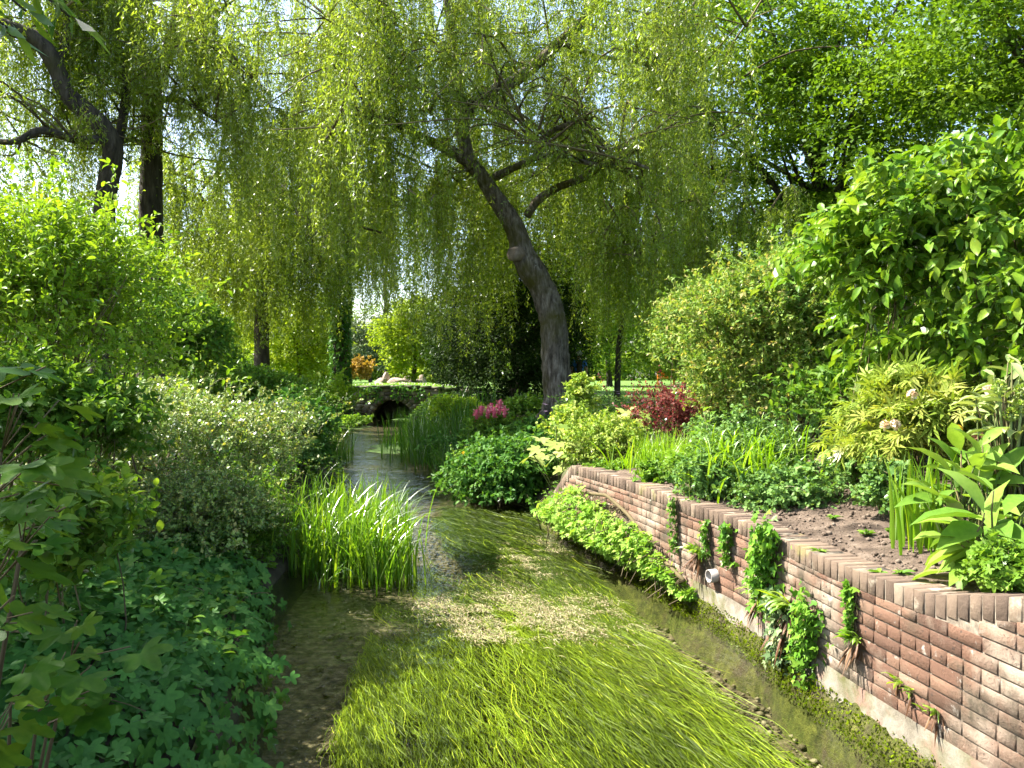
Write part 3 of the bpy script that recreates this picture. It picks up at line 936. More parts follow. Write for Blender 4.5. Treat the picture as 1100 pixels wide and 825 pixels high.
# far wood closing the view
r = RNG(61)
a = Acc()
for i in range(60):
    x = -70 + 140 * (i + r.random()) / 60; Y = 82 + 18 * r.random()
    px = x / Y * F + 550
    top = np.interp(px, [-200, 200, 340, 380, 480, 520, 640, 800, 1200], [15, 13, 11, 7, 7.5, 10, 13, 17, 20]) * (.8 + .35 * r.random())
    crown_cloud(a, r, (x, Y, top * .5), (3.6, 3, top * .5), 34, 40, 1.6, .5, .7, .6, half=False)
    tube(a, [(x, Y, .5), (x, Y, top * .6)], [.3, .15], 6, rnd=0)
for i in range(46):
    x = -52 + 104 * (i + r.random()) / 46; Y = 74 + 4 * r.random()
    crown_cloud(a, r, (x, Y, 1.9), (2.2, 1.4, 1.5 + r.random()), 16, 40, 1.0, .34, .7, .6)
tag(a.build('far_woods', M['far']), 'soft green belt of far woodland closing the view behind the lawn', 'woodland', kind='stuff')
# ================================================================== BRIDGE, WALL
M['stone'] = surfmat('mossy_stone', [(.06, .05, .036), (.16, .135, .095), (.30, .26, .19)], 3.5, .95, .8, 7, .05, [.3, .5, .7], None, [((.05, .075, .015), 1.3, .48, .62)], attr=.35)
M['dark'] = plainmat('culvert_dark', (.01, .009, .007))


def build_bridge():
    Y0, Y1 = 36.2, 39.6
    x0, x1 = -10.2, -2.6
    ax, aw, ah = -5.42, .92, .82       # arch centre, half width, rise
    def top(x): return 1.42 - .02 * (x - ax) ** 2 * .8
    t = empty('stone_bridge', (ax, Y0, 0), 'low mossy stone bridge with one dark round arch over the stream', 'bridge')
    r = RNG(8)
    # spandrel wall as coursed stones round the arch
    a = Acc()
    z = -.1
    while z < 1.4:
        h = .11 + .06 * r.random()
        x = x0 - .3 * r.random()
        while x < x1:
            l = .22 + .28 * r.random()
            xa, xb = x + .006, x + l - .006
            cx = (xa + xb) / 2; cz = z + h / 2
            ring = ((cx - ax) / (aw + .16)) ** 2 + (max(cz, 0) / (ah + .16)) ** 2
            if ring > 1 and z + h < top(cx) - .02:
                dy = .02 * r.random()
                j = r.normal(0, .006, (8, 3))
                v = np.array([[xa, Y0 - dy, z + .005], [xb, Y0 - dy, z + .005], [xb, Y0 - dy, z + h - .005], [xa, Y0 - dy, z + h - .005], [xa, Y0 + .3, z], [xb, Y0 + .3, z], [xb, Y0 + .3, z + h], [xa, Y0 + .3, z + h]]) + j
                a.add(v, None, [[0, 1, 2, 3], [1, 5, 6, 2], [0, 3, 7, 4], [3, 2, 6, 7], [0, 4, 5, 1]], None, r.random())
            x += l
        z += h
    a.build('wall', M['stone'], t)
    # arch ring of voussoirs
    a = Acc(); n = 15
    for i in range(n):
        a0 = math.pi * i / n + .012; a1 = math.pi * (i + 1) / n - .012
        v = []
        for yy in (Y0 - .05, Y1 + .05):
            for an, k in ((a0, 0), (a1, 0), (a1, .2), (a0, .2)):
                v.append([ax + math.cos(an) * (aw + k), yy, math.sin(an) * (ah + k)])
        a.add(v, None, [[0, 3, 2, 1], [4, 5, 6, 7], [0, 1, 5, 4], [3, 7, 6, 2], [1, 2, 6, 5], [0, 4, 7, 3]], None, r.random())
    a.build('arch_ring', M['stone'], t)
    # mortar core behind the stones, and the barrel
    a = Acc(); m = 41
    xs = np.linspace(x0, x1, m)
    lowz = np.where(np.abs(xs - ax) < aw + .1, ah * np.sqrt(np.clip(1 - ((xs - ax) / (aw + .1)) ** 2, 0, 1)) + .05, -.3)
    tp = np.array([top(x) for x in xs]) - .03
    for yy, s in ((Y0 + .06, 0), (Y1, 1)):
        V = np.vstack([np.stack([xs, xs * 0 + yy, lowz], 1), np.stack([xs, xs * 0 + yy, tp], 1)])
        q = [[i, i + 1, m + i + 1, m + i] for i in range(m - 1)]
        a.add(V, None, q, None, .15)
    a.build('mortar', M['stone'], t)
    # coping stones
    a = Acc(); x = x0
    while x < x1:
        l = .5 + .3 * r.random()
        for yy in (Y0 - .08,):
            z0 = top(x + l / 2) - .03; h = .1
            j = r.normal(0, .008, (8, 3))
            v = np.array([[x + .01, yy, z0], [x + l, yy, z0], [x + l, yy, z0 + h], [x + .01, yy, z0 + h], [x + .01, yy + .38, z0], [x + l, yy + .38, z0], [x + l, yy + .38, z0 + h], [x + .01, yy + .38, z0 + h]]) + j
            a.add(v, None, [[0, 1, 2, 3], [1, 5, 6, 2], [0, 3, 7, 4], [3, 2, 6, 7], [0, 4, 5, 1]], None, r.random())
        x += l
    a.build('coping', M['stone'], t)
    V, q = [], []
    for i, x in enumerate(xs):
        for yy in (Y0 + .31, (Y0 + Y1) / 2, Y1 + .1):
            V.append([x, yy, top(x) + .07 + .02 * r.random()])
    for i in range(m - 1):
        for j in range(2):
            q.append([i * 3 + j, (i + 1) * 3 + j, (i + 1) * 3 + j + 1, i * 3 + j + 1])
    mesh('deck_turf', V, [np.array(q)], M['turf'], t)
    a = Acc()
    for yy in np.linspace(Y0 + .05, Y1, 9): pass
    an = np.linspace(0, np.pi, 20)
    V = np.vstack([np.stack([ax + np.cos(an) * (aw + .02), an * 0 + yy, np.sin(an) * (ah + .02) - .02], 1) for yy in (Y0 + .02, Y1 + .3)])
    q = [[i, i + 1, 20 + i + 1, 20 + i] for i in range(19)]
    a.add(V, None, q)
    a.add(np.vstack([np.stack([ax + np.cos(an) * 1.3, an * 0 + Y1 - .05, np.sin(an) * 1.05 - .3], 1), [[ax, Y1 - .05, -.3]]]), [[i, i + 1, 20] for i in range(19)])  # added cap closes the vault's far end so the arch stays dark
    a.build('barrel_vault', M['stone'], t)
    gb = Acc(); n = 2600
    x = r.uniform(x0, x1, n); y = r.uniform(Y0 + .3, Y1, n)
    blades(gb, np.stack([x, y, np.array([top(v) for v in x]) + .07], 1), .06 + .1 * r.random(n), rdir(r, n), .6, .016, r, 3, fold=0)
    # weeds hanging from the coping
    g2 = gb.build('deck_grass', M['grass'], t)
    iv = Acc(); n = 520
    x = r.uniform(x0, x1, n); k = r.random(n) ** 1.5
    ok = (wob(x, x * 0, 2.3, 4) > .05); x, k = x[ok], k[ok]; n = len(x)
    pos = np.stack([x, Y0 - .1 - .12 * r.random(n), np.array([top(v) for v in x]) + .05 - k * .7], 1)
    scatter(iv, t_ivy(), pos, unit(np.array([0, -.3, -1]) + .5 * r.normal(0, 1, (n, 3))), unit(np.array([0, -1, .3]) + .4 * r.normal(0, 1, (n, 3))), .1 + .07 * r.random(n), .9, r.random(n))
    iv.build('hanging_ivy', M['comfrey'], t)


build_bridge()

# ---- brick retaining wall on the right bank
WP = np.array([[.50, 10.95], [.60, 10.45], [.735, 10.06], [1.25, 8.45], [1.53, 7.34], [1.80, 6.37], [1.93, 5.38], [2.05, 4.55], [2.14, 4.1], [2.25, 3.52], [2.44, 2.6], [2.62, 1.7]])
WD = smooth_path(np.c_[WP, np.zeros(len(WP))], 400)[:, :2]
WS = np.r_[0, np.cumsum(np.linalg.norm(np.diff(WD, axis=0), axis=1))]
WL = WS[-1]


def wall_pt(s):
    return np.array([np.interp(s, WS, WD[:, 0]), np.interp(s, WS, WD[:, 1])])


def wall_s(y):
    return float(np.interp(-y, -WD[:, 1], WS))


def wall_n(s):
    a, b = wall_pt(max(s - .06, 0)), wall_pt(min(s + .06, WL))
    d = unit(b - a)
    return np.array([d[1], -d[0]]) * (1 if d[1] * -1 - d[0] * 0 < 0 else 1), d


def wall_top(s):
    y = wall_pt(s)[1]
    return float(np.interp(y, [1.7, 2.6, 3.5, 4.12, 5, 7.3, 7.36, 9, 10.0, 10.06, 10.45, 10.95], [1.35, 1.26, 1.09, .93, .90, .90, .915, .92, .91, .89, .60, .32]))


M['brick'] = surfmat('weathered_brick', [(.075, .05, .038), (.155, .085, .056), (.225, .135, .09), (.27, .195, .14)], 30, .95, 1.0, 70, .012, None, None,
                     [((.36, .29, .22), 2.2, .49, .68), ((.085, .07, .048), 3.2, .5, .68), ((.42, .38, .32), 11, .62, .72), ((.07, .05, .04), 30, .6, .7)], attr=.72, spec=.2)
M['coping'] = surfmat('lichened_coping_brick', [(.07, .052, .04), (.125, .09, .066), (.19, .14, .10), (.28, .235, .17)], 22, .95, .8, 45, .01, None, None,
                      [((.38, .33, .25), 6, .6, .7), ((.2, .17, .06), 3.0, .6, .72)], attr=.6, spec=.15)
M['mortar'] = surfmat('crumbling_mortar', [(.05, .04, .03), (.14, .115, .085), (.24, .205, .155)], 20, .95, .8, 50, .01)
M['concrete'] = surfmat('stained_concrete', [(.09, .078, .055), (.17, .15, .115), (.25, .225, .18)], 6, .95, .8, 40, .015, None, None, [((.075, .075, .025), 2.6, .5, .66), ((.17, .11, .08), 5, .55, .66)])
M['pipe'] = plainmat('grey_plastic_pipe', (.34, .31, .28), .45, .2, 12)


def brick_box(acc, s0, s1, z0, z1, proud, r, rnd, depth=.1, ch=.002, zt0=None, zt1=None):
    """a worn brick whose face lies on the wall's path between s0 and s1"""
    zt0 = z1 if zt0 is None else zt0; zt1 = z1 if zt1 is None else zt1
    pts = []
    for off, inset in ((-depth, 0), (-.0018 + proud, 0), (.0 + proud, ch)):
        for (s, z) in ((s0 + inset, z0 + inset), (s1 - inset, z0 + inset), (s1 - inset, zt1 - inset), (s0 + inset, zt0 - inset)):
            n, d = wall_n(s); p = wall_pt(s)
            pts.append([p[0] + n[0] * off, p[1] + n[1] * off, z])
    v = np.array(pts) + r.normal(0, .0007, (12, 3))
    f = [[8, 9, 10, 11]]
    for k in range(4):
        k2 = (k + 1) % 4
        f.append([4 + k, 4 + k2, 8 + k2, 8 + k]); f.append([k, k2, 4 + k2, 4 + k])
    acc.add(v, None, f, None, rnd)


def build_wall():
    r = RNG(17)
    s_near = wall_s(4.3)
    p = wall_pt(s_near)
    # outward normal must face the stream
    t = empty('brick_wall', (p[0], p[1], 0), 'old red brick retaining wall curving along the right bank above a concrete footing', 'wall')
    br, cp = Acc(), Acc()
    ch = .075
    base = .235
    j = 0
    while base + j * ch < 1.3:
        z0 = base + j * ch
        s = -.11 * (j % 2) - .05 * r.random()
        while s < WL:
            header = (r.random() < (.75 if j % 4 == 1 else .1))
            l = .1125 if header else .225
            a, b = max(s, 0) + .0045, min(s + l, WL) - .0045
            s += l
            if b - a < .03: continue
            tp0, tp1 = wall_top(a) - .115, wall_top(b) - .115
            if min(tp0, tp1) - z0 < .02: continue
            za, zb = min(z0 + ch - .009, tp0), min(z0 + ch - .009, tp1)
            if min(za, zb) - z0 < .02: continue
            y = wall_pt(a)[1]
            tone = np.clip(.38 + .22 * r.normal() + (.38 if y > 7.5 else .18 * sstep(4.6, 7, y)), 0, 1)
            brick_box(br, a, b, z0, 0, .0012 + .0012 * abs(r.normal()), r, tone, zt0=za, zt1=zb)
        j += 1
    br.build('brickwork', M['brick'], t)
    s = .0
    while s < WL:
        a, b = s + .005, min(s + .073, WL)
        s += .078
        if b - a < .04: continue
        z = wall_top((a + b) / 2); dz = .003 * r.normal()
        if abs(wall_top(a) - wall_top(b)) > .03: dz = 0
        tone = np.clip(.42 + .3 * r.normal(), 0, 1)
        brick_box(cp, a, b, min(wall_top(a), wall_top(b)) - .11, 0, .0005 + .002 * r.normal(), r, tone, depth=.225, ch=.0025, zt0=wall_top(a) + dz, zt1=wall_top(b) + dz)
    cp.build('coping', M['coping'], t)
    ss = np.linspace(0, WL, 160)
    N_ = [wall_n(x)[0] for x in ss]; PT = [wall_pt(x) for x in ss]; TP = [wall_top(x) for x in ss]

    def sheet(name, mat, off, zb, zt, top_depth=None, noise=0):
        V, q = [], []
        for i in range(len(ss)):
            o = PT[i] + N_[i] * (off + noise * r.normal())
            V.append([*o, zb]); V.append([*o, zt(i)])
            k = 2
            if top_depth is not None:
                o2 = PT[i] + N_[i] * (off - top_depth); V.append([*o2, zt(i)]); V.append([*o2, zb]); k = 4
        for i in range(len(ss) - 1):
            for c in range(k - 1):
                q.append([i * k + c, (i + 1) * k + c, (i + 1) * k + c + 1, i * k + c + 1])
        return mesh(name, V, [np.array(q)], mat, t)
    sheet('mortar', M['mortar'], -.006, .2, lambda i: max(TP[i] - .004, .21), .2)
    sheet('concrete_footing', M['concrete'], .012, -.4, lambda i: .236, .08, .003)
    # drain pipe
    s = wall_s(6.72); pp = wall_pt(s); n, d = wall_n(s)
    z = CAMZ - (622 - 400) / F * 6.6
    c = np.array([pp[0], pp[1], z]); n3 = np.array([n[0], n[1], -.05])
    a = Acc(); m = 24
    an = np.linspace(0, 2 * np.pi, m, endpoint=False)
    u = np.array([d[0], d[1], 0]); w = np.array([0, 0, 1.])
    rings = []
    for off, rad in ((-.02, .055), (.07, .055), (.07, .046), (-.12, .046)):
        rings.append(c + n3 * off + rad * (np.cos(an)[:, None] * u + np.sin(an)[:, None] * w))
    V = np.vstack(rings); q = [[k * m + i, k * m + (i + 1) % m, (k + 1) * m + (i + 1) % m, (k + 1) * m + i] for k in range(3) for i in range(m)]
    a.add(V, None, q); a.build('drain_pipe', M['pipe'], t, False)


build_wall()

# mossy mud ledge along the foot of the wall
M['moss'] = surfmat('moss', [(.03, .035, .008), (.075, .08, .016), (.14, .14, .03)], 12, .95, 1, 50, .02, None, None, [((.06, .045, .025), 4, .5, .65)])
r = RNG(19)
V, q = [], []
ss = np.linspace(.02, WL, 220); m = 7
for i, s in enumerate(ss):
    p = wall_pt(s); n, d = wall_n(s)
    wd = .095 + .02 * math.sin(s * 3.1) + .02 * math.sin(s * 7.7 + 1) + .1 * float(sstep(7.5, 9.5, p[1]))
    hh = .11 + .03 * math.sin(s * 5)
    for k in range(m):
        f = k / (m - 1)
        o = p + n * (-.0 + wd * f * 1.6)
        z = hh * (1 - f) ** 1.5 - .34 * f ** 1.3 + .012 * r.normal()
        V.append([o[0], o[1], z])
for i in range(len(ss) - 1):
    for k in range(m - 1):
        q.append([i * m + k, i * m + k + 1, (i + 1) * m + k + 1, (i + 1) * m + k])
mesh('mud_ledge', V, [np.array(q)], M['moss'], smooth=True); tag(bpy.data.objects['mud_ledge'], kind='structure')
a = Acc(); n = 9000
s = r.uniform(.2, WL, n)
ps = np.array([wall_pt(v) for v in s]); ns = np.array([wall_n(v)[0] for v in s])
f = r.random(n)
pos = np.c_[ps + ns * (.16 * f + .02)[:, None] * .8, .10 * (1 - f) ** 1.5 - .06 * f + .02 * r.random(n)]
scatter(a, t_lance(), pos, unit(np.array([0, 0, .6]) + rand_dirs(r, n)), rand_dirs(r, n, .8), .01 + .018 * r.random(n), .6, .45 * r.random(n))
tag(a.build('moss_tufts', M['weed']), 'mossy tufts on the mud ledge at the foot of the brick wall', 'moss', kind='stuff')

# bare soil of the bed above the wall
M['soil'] = surfmat('dry_bed_soil', [(.075, .053, .037), (.155, .112, .08), (.25, .19, .14)], 7, .97, 1.0, 26, .05, None, None, [((.05, .034, .022), 1.6, .5, .62)])
ys = np.arange(2.4, 9.6, .09); offs = np.r_[np.linspace(.11, 2.6, 40)]
X = np.array([np.interp(-y, -WD[:, 1], WD[:, 0]) + offs for y in ys]); Y = np.repeat(ys[:, None], len(offs), 1)


def bed_z(x, y):
    d = x - np.interp(-y, -WD[:, 1], WD[:, 0])
    rise = np.interp(y, [2.6, 3.5, 4.1, 4.8], [.36, .17, .03, 0])
    return .875 + rise + np.interp(d, [0, .2, .6, 2.5], [-.01, .01, .07, .24]) + wob(x, y, 6) * .012 + wob(x, y, 17, 3) * .008


Z = np.maximum(bed_z(X, Y), H(X, Y) + .01)
n_, m_ = X.shape
i, j = np.meshgrid(np.arange(n_ - 1), np.arange(m_ - 1), indexing='ij')
q = np.stack([i * m_ + j, i * m_ + j + 1, (i + 1) * m_ + j + 1, (i + 1) * m_ + j], -1).reshape(-1, 4)
g = mesh('flower_bed_soil', np.stack([X, Y, Z], -1), [q], M['soil'], smooth=True); tag(g, kind='structure')
r = RNG(23)
a = Acc(); n = 9000
y = r.uniform(3, 8.5, n); d = .12 + 2.0 * r.random(n) ** 1.2
x = np.interp(-y, -WD[:, 1], WD[:, 0]) + d
ico = np.array([[0, 0, 1], [.9, 0, .3], [.2, .85, .2], [-.8, .4, .3], [-.6, -.7, .2], [.4, -.8, .3], [0, 0, -.6]])
f3 = np.array([[0, 1, 2], [0, 2, 3], [0, 3, 4], [0, 4, 5], [0, 5, 1], [6, 2, 1], [6, 3, 2], [6, 4, 3], [6, 5, 4], [6, 1, 5]])
sz = .003 + .021 * r.random(n) ** 6
scatter(a, (ico, f3, None), np.c_[x, y, np.maximum(bed_z(x, y), H(x, y) + .01) + sz * .2], rdir(r, n), np.array([0, 0, 1.]) + .3 * r.normal(0, 1, (n, 3)), sz, 1.0, r.random(n))
M['clod'] = surfmat('soil_clod', [(.05, .035, .025), (.11, .08, .056), (.24, .19, .145)], 10, .97, .5, 40, .01, attr=.6)
tag(a.build('soil_clods', M['clod']), 'loose clods and flints on the bare soil above the brick wall', 'soil', kind='stuff')

# ================================================================== STREAM: weed, straw, pads
r = RNG(29)


def flow(x, y):
    dx = np.interp(y, [2, 4, 6, 8, 10, 12], [.22, .28, .33, .3, .35, .42]) + .16 * wob(x, y, 1.3, 2)
    return unit(np.stack([dx, -np.ones_like(x), 0 * x], 1))


def weed_mask(x, y):
    R = np.interp(y, [2, 4.2, 5.24, 7.1, 9, 11.1, 12.4], [2.1, 1.6, 1.32, .95, .7, .5, .1])
    L = np.interp(y, [2, 4.2, 5.2, 6.2, 7.4, 8.6, 10, 11.5, 12.6], [-.75, -.85, -1.15, -1.3, -1.25, -.95, -.85, -1.2, -1.1])
    e = .12 * wob(x, y, 3, 5)
    hole = (((x + .55) / .4) ** 2 + ((y - 9.2) / .75) ** 2 < 1) | (((x + 1.0) / .45) ** 2 + ((y - 7.6) / .3) ** 2 < .9)
    return (x < R + e) & (x > L + e) & (y < 12.6) & ~hole


a = Acc(); n = 190000
y = 2.6 + 10 * r.random(n) ** 1.15; x = r.uniform(-1.6, 2.1, n)
ok = weed_mask(x, y)
sx = x - np.interp(y, [2, 12], [0, -2.6]) * .3
ok &= r.random(n) < np.clip(.5 + .9 * wob(sx * 5, y * .8, 1.2, 41) + .5 * wob(sx * 15, y * 2.2, 1, 42), .16, 1)
x, y, sx = x[ok], y[ok], sx[ok]; n = len(x)
L = (.18 + .55 * r.random(n) ** 1.4) * np.interp(y, [3, 12], [.85, 1.3])
fl = unit(flow(x, y) + np.c_[.12 * r.normal(0, 1, n), .1 * r.normal(0, 1, n), 0 * x])
K = 6
t = np.linspace(0, 1, K)
per = np.stack([-fl[:, 1], fl[:, 0], 0 * x], 1)
ph = r.random(n) * 6.28; amp = .05 * L * (.3 + r.random(n))
z0 = -.16 * r.random(n) ** 1.1 - .05 * np.clip(wob(x, y, 5, 21), 0, 1)
C = np.zeros((n, K, 3))
C += np.stack([x, y, 0 * x], 1)[:, None]
C += fl[:, None] * (L[:, None] * t)[..., None] + per[:, None] * (amp[:, None] * np.sin(ph[:, None] + t * 5))[..., None]
C[..., 2] = z0[:, None] * (1 - t * .7) + .006 * np.sin(ph[:, None] * 2 + t * 7) - .004
deep = sstep(.35, -.8, x + .3 * (y - 5) + .2 * wob(x, y, 2, 8)) * (y < 7.2)
C[..., 2] -= (.2 * deep)[:, None]
olive = sstep(7.6, 8.6, y) * .32
rn = np.clip(.05 + .5 * r.random(n) + .12 * wob(x, y, 3, 3) + .22 * wob(sx * 9, y * 1.1, 1, 4) + .5 * (r.random(n) < .09) - olive * (r.random(n) < .8) - z0 * 0, 0, 1)
W = np.full((n, 1), .0046) * np.interp(y, [3, 12], [.8, 1.6])[:, None] * np.array([.6, 1, 1, .9, .7, .3])[None]
ribbons(a, C, W, unit(per + np.array([0, 0, .5]) * r.normal(0, 1, (n, 1))), rn)
tag(a.build('water_weed', M['weed']), 'long green water crowfoot streaming just under the surface of the brook', 'water weed', kind='stuff')

a = Acc(); n = 150000
x = r.uniform(-1.3, 1.35, n); y = r.uniform(5.7, 10.2, n)
dens = .75 * np.exp(-((x - .05) / .8) ** 2 - ((y - 6.9) / .5) ** 2) + 1.0 * np.exp(-((y - 6.32 - .16 * (x - .1) ** 2) / .11) ** 2 - ((x + .1) / .75) ** 2) + .9 * np.exp(-((x - .18) / .28) ** 2 - ((y - 9.0) / .6) ** 2)
dens = dens * np.clip(.35 + .8 * wob(x, y, 4.2, 9) + .9 * wob(x, y, 14, 12), 0, 1.2) * 2.2
ok = weed_mask(x, y) & (r.random(n) < dens)
x, y = x[ok], y[ok]; n = len(x)
straw = r.random(n) < .12
pos = np.c_[x, y, .004 + .008 * r.random(n)]
scatter(a, t_lance(), pos, unit(flow(x, y) + .9 * rdir(r, n) + np.array([.3, 0, 0])), np.array([0, 0, 1.]) + .2 * r.normal(0, 1, (n, 3)), np.where(straw, .03 + .08 * r.random(n), .005 + .016 * r.random(n) ** 2), np.where(straw, .06, .5), np.clip(r.random(n), 0, 1))
tag(a.build('floating_straw', M['debris']), 'tan cut straw and leaf scraps caught on the weed in midstream', 'debris', kind='stuff')

a = Acc(); n = 5200
y = 2.4 + 11 * r.random(n) ** 1.3; f = r.random(n) ** .6; x = xl(y) + (xr(y) - xl(y)) * f
sz = .012 + .03 * r.random(n) ** 2.5
scatter(a, (ico * [1, 1, .6], f3, None), np.c_[x, y, H(x, y) + .03], rdir(r, n), np.array([0, 0, 1.]) + .25 * r.normal(0, 1, (n, 3)), sz, 1.0, r.random(n))
M['pebble'] = surfmat('stream_pebble', [(.05, .036, .018), (.12, .095, .055), (.3, .25, .175)], 9, .7, .4, 30, .01, attr=.7)
tag(a.build('pebbles', M['pebble']), 'brown and pale pebbles lying on the bed of the stream', 'pebbles', kind='stuff')

# fallen yellow leaf and floating scraps, scum pads
def pad(px, py, rx, ry, label, seed):
    r = RNG(seed)
    c = P(px, py, CAMZ * F / (py - 400)); c[2] = 0
    a = Acc(); n = int(2600 * rx * ry / 1.0)
    an = r.uniform(0, 6.28, n); rad = np.sqrt(r.random(n)) * (1 + .18 * np.sin(an * 3 + seed) + .1 * np.sin(an * 7))
    pos = np.c_[c[0] + rx * rad * np.cos(an), c[1] + ry * rad * np.sin(an), .006 + .006 * r.random(n)]
    oct_ = np.array([[math.cos(i * .785) * .5, .5 + math.sin(i * .785) * .5, 0] for i in range(8)])
    scatter(a, (oct_, None, np.array([[0, 1, 2, 3], [0, 3, 4, 7], [4, 5, 6, 7]])), pos, rdir(r, n), np.array([0, 0, 1.]) + .03 * r.normal(0, 1, (n, 3)), .03 + .05 * r.random(n), 1, r.random(n))
    o = a.build('duckweed_raft', M['duckweed']); o['category'] = 'duckweed'; o['label'] = label


M['duckweed'] = leafmat('duckweed', [(.07, .13, .05), (.11, .18, .075), (.16, .23, .11)], .15, .4)
pad(433, 481, .95, 1.5, 'grey-green duckweed raft beside the dark right-hand iris bed', 1)
pad(362, 459, 1.1, 1.8, 'duckweed raft round the watercress before the left end of the bridge', 2)
pad(450, 449.5, 1.0, 1.6, 'thin lime-green duckweed strip under the arch of the bridge', 3)
pad(347, 500, .5, .8, 'small duckweed patch against the dark sedge on the left bank', 4)
# ================================================================== PLANTS
OV, LA, IV = t_ovate(), t_lance(), t_ivy()
PALM5 = t_palm(5, 300, .55, True, .1, 2)
PALM7 = t_palm(7, 320, .42, True, .12, 3)
SYC = t_palm(5, 270, .45, True, .1, 4)


def gz(x, y):
    return float(max(H(x, y), bed_z(x, y) if (2.5 < y < 9.5 and 0 < x - np.interp(-y, -WD[:, 1], WD[:, 0]) < 2.5) else -9))


def at(px, Y):
    x = (px - 550) / F * Y
    return np.array([x, Y, gz(x, Y)])


def span(px, py0, py1, w, Y, depth=None):
    """centre and half axes of a bush seen between rows py0..py1, w pixels wide, at distance Y"""
    top = P(px, py0, Y); bot = P(px, py1, Y)
    return (top + bot) / 2, np.array([w / 2 / F * Y, depth or w / 2 / F * Y, (top[2] - bot[2]) / 2])


def bush(name, label, cat, mat, px, py0, py1, w, Y, n, per, T, size, seed, depth=None, **kw):
    c, ax = span(px, py0, py1, w, Y, depth)
    b = np.array([c[0], c[1], gz(c[0], c[1])])
    return plant(name, label, cat, M[mat], c, ax, n, per, T, size, seed, base=b, **kw)


# ---------------------------------------------------------------- right bank, back to front
bush('shrub', 'grey-green feathery shrub below the beech, behind the pink-tipped bush', 'shrub', 'willow', 815, 275, 400, 150, 15.5, 1500, 14, LA, .085, 71, wid=.3, shoot=.5)
bush('shrub', 'bright lime-green bush behind the purple-leaved berberis', 'shrub', 'lime', 738, 352, 430, 70, 16, 700, 12, LA, .07, 72, wid=.5, shoot=.3)
bush('shrub', 'pale loose shrub with whitish leaves left of the pink-tipped bush', 'shrub', 'weigela', 745, 300, 405, 90, 12.5, 700, 13, LA, .06, 73, wid=.5, shoot=.4, spread=1)
bush('weigela', 'large rounded bush with pink-tipped leaves and a dark hollow below', 'shrub', 'weigela', 850, 268, 515, 205, 10.2, 4600, 15, LA, .062, 74, wid=.5, shoot=.32, inner=.35, stems=26)
bush('dogwood', 'tall large-leaved dogwood leaning in from the right edge', 'shrub', 'dogwood', 1098, 128, 475, 300, 6.9, 1600, 9, OV, .12, 75, half=False, wild=.1, wid=.52, shoot=.42, inner=.42, droop=.55, up=.25, stems=24, spread=.7, depth=1.5)
bush('dogwood', 'young leafy dogwood shoots reaching left below the beech', 'shrub', 'dogwood', 955, 178, 345, 190, 7.2, 340, 9, OV, .12, 76, wild=.12, wid=.52, shoot=.42, inner=.7, droop=.5, up=.3, stems=12, spread=.7, depth=.7)
bush('berberis', 'purple-leaved berberis at the edge of the lawn', 'shrub', 'purple', 735, 408, 478, 96, 11.2, 420, 13, LA, .048, 77, wid=.65, shoot=.32, inner=.8, stems=18, up=1.2, wild=.9)
bush('euonymus', 'cream-edged shrub in front of the leaning trunk, upper tuft', 'shrub', 'cream', 624, 400, 462, 44, 12.4, 130, 11, OV, .075, 78, wid=.55, shoot=.22, inner=.8)
bush('euonymus', 'cream-edged shrub low at the left of the bed end', 'shrub', 'cream', 612, 432, 476, 56, 11.9, 150, 11, OV, .07, 79, wid=.55, shoot=.22, inner=.8)
bush('rose_bush', 'green rose bush spilling over the far end of the brick wall', 'shrub', 'cream', 652, 446, 510, 92, 10.9, 620, 12, OV, .045, 80, wid=.62, shoot=.22)
for i, (px, py, Y, lab) in enumerate([(602, 482, 11.3, 'clump of big pale jagged leaves hanging over the far wall end'), (672, 455, 11.8, 'clump of big pale jagged leaves just before the purple berberis')]):
    r = RNG(90 + i); c = P(px, py, Y); b = at(px, Y)
    t = empty('rodgersia', b, lab, 'plant')
    a = Acc(); n = 26
    p = c + r.normal(0, 1, (n, 3)) * np.array([.28, .2, .12])
    scatter(a, PALM7, p, unit(rdir(r, n) + np.array([-.2, -.6, -.25])), unit(np.array([0, -.2, 1.]) + .25 * r.normal(0, 1, (n, 3))), .24 + .1 * r.random(n), 1.0, r.random(n))
    a.build('foliage', M['pale'], t)
    s = Acc()
    for q in p[::2]: tube(s, smooth_path([b - np.array([0, 0, .02]), (b + q) / 2 + np.array([0, .05, .05]), q], 5), .008, 4)
    s.build('stems', M['stem'], t)


def blade_clump(name, label, cat, mat, px_list, n, h, width, seed, lean=.55, K=7, curl=1.9, spread=.3, group=None, tipdroop=0., bias=None, water=False):
    """px_list: (px, Y) feet"""
    r = RNG(seed)
    feet = np.array([at(px, Y) for px, Y in px_list])
    k = r.integers(len(feet), size=n)
    b = feet[k] + np.c_[r.normal(0, spread, (n, 2)), np.zeros(n)]
    b[:, 2] = [max(-.05 if water else -9, gz(x, y)) - .03 for x, y in b[:, :2]]
    a = Acc()
    ld = rdir(r, n) if bias is None else unit(rdir(r, n) + np.array(bias))
    blades(a, b, h * (.5 + .65 * r.random(n)), ld, lean * (.15 + 1.1 * r.random(n) ** 1.5), width * (.7 + .6 * r.random(n)), r, K, curl, .14, np.clip(.5 * r.random(n) + .5 * r.random(n), 0, 1), tipdroop)
    o = a.build(name, M[mat])
    c = feet.mean(0); c[2] = feet[:, 2].min()
    from mathutils import Matrix
    o.data.transform(Matrix.Translation(-Vector(c))); o.location = c
    return tag(o, label, cat, group)


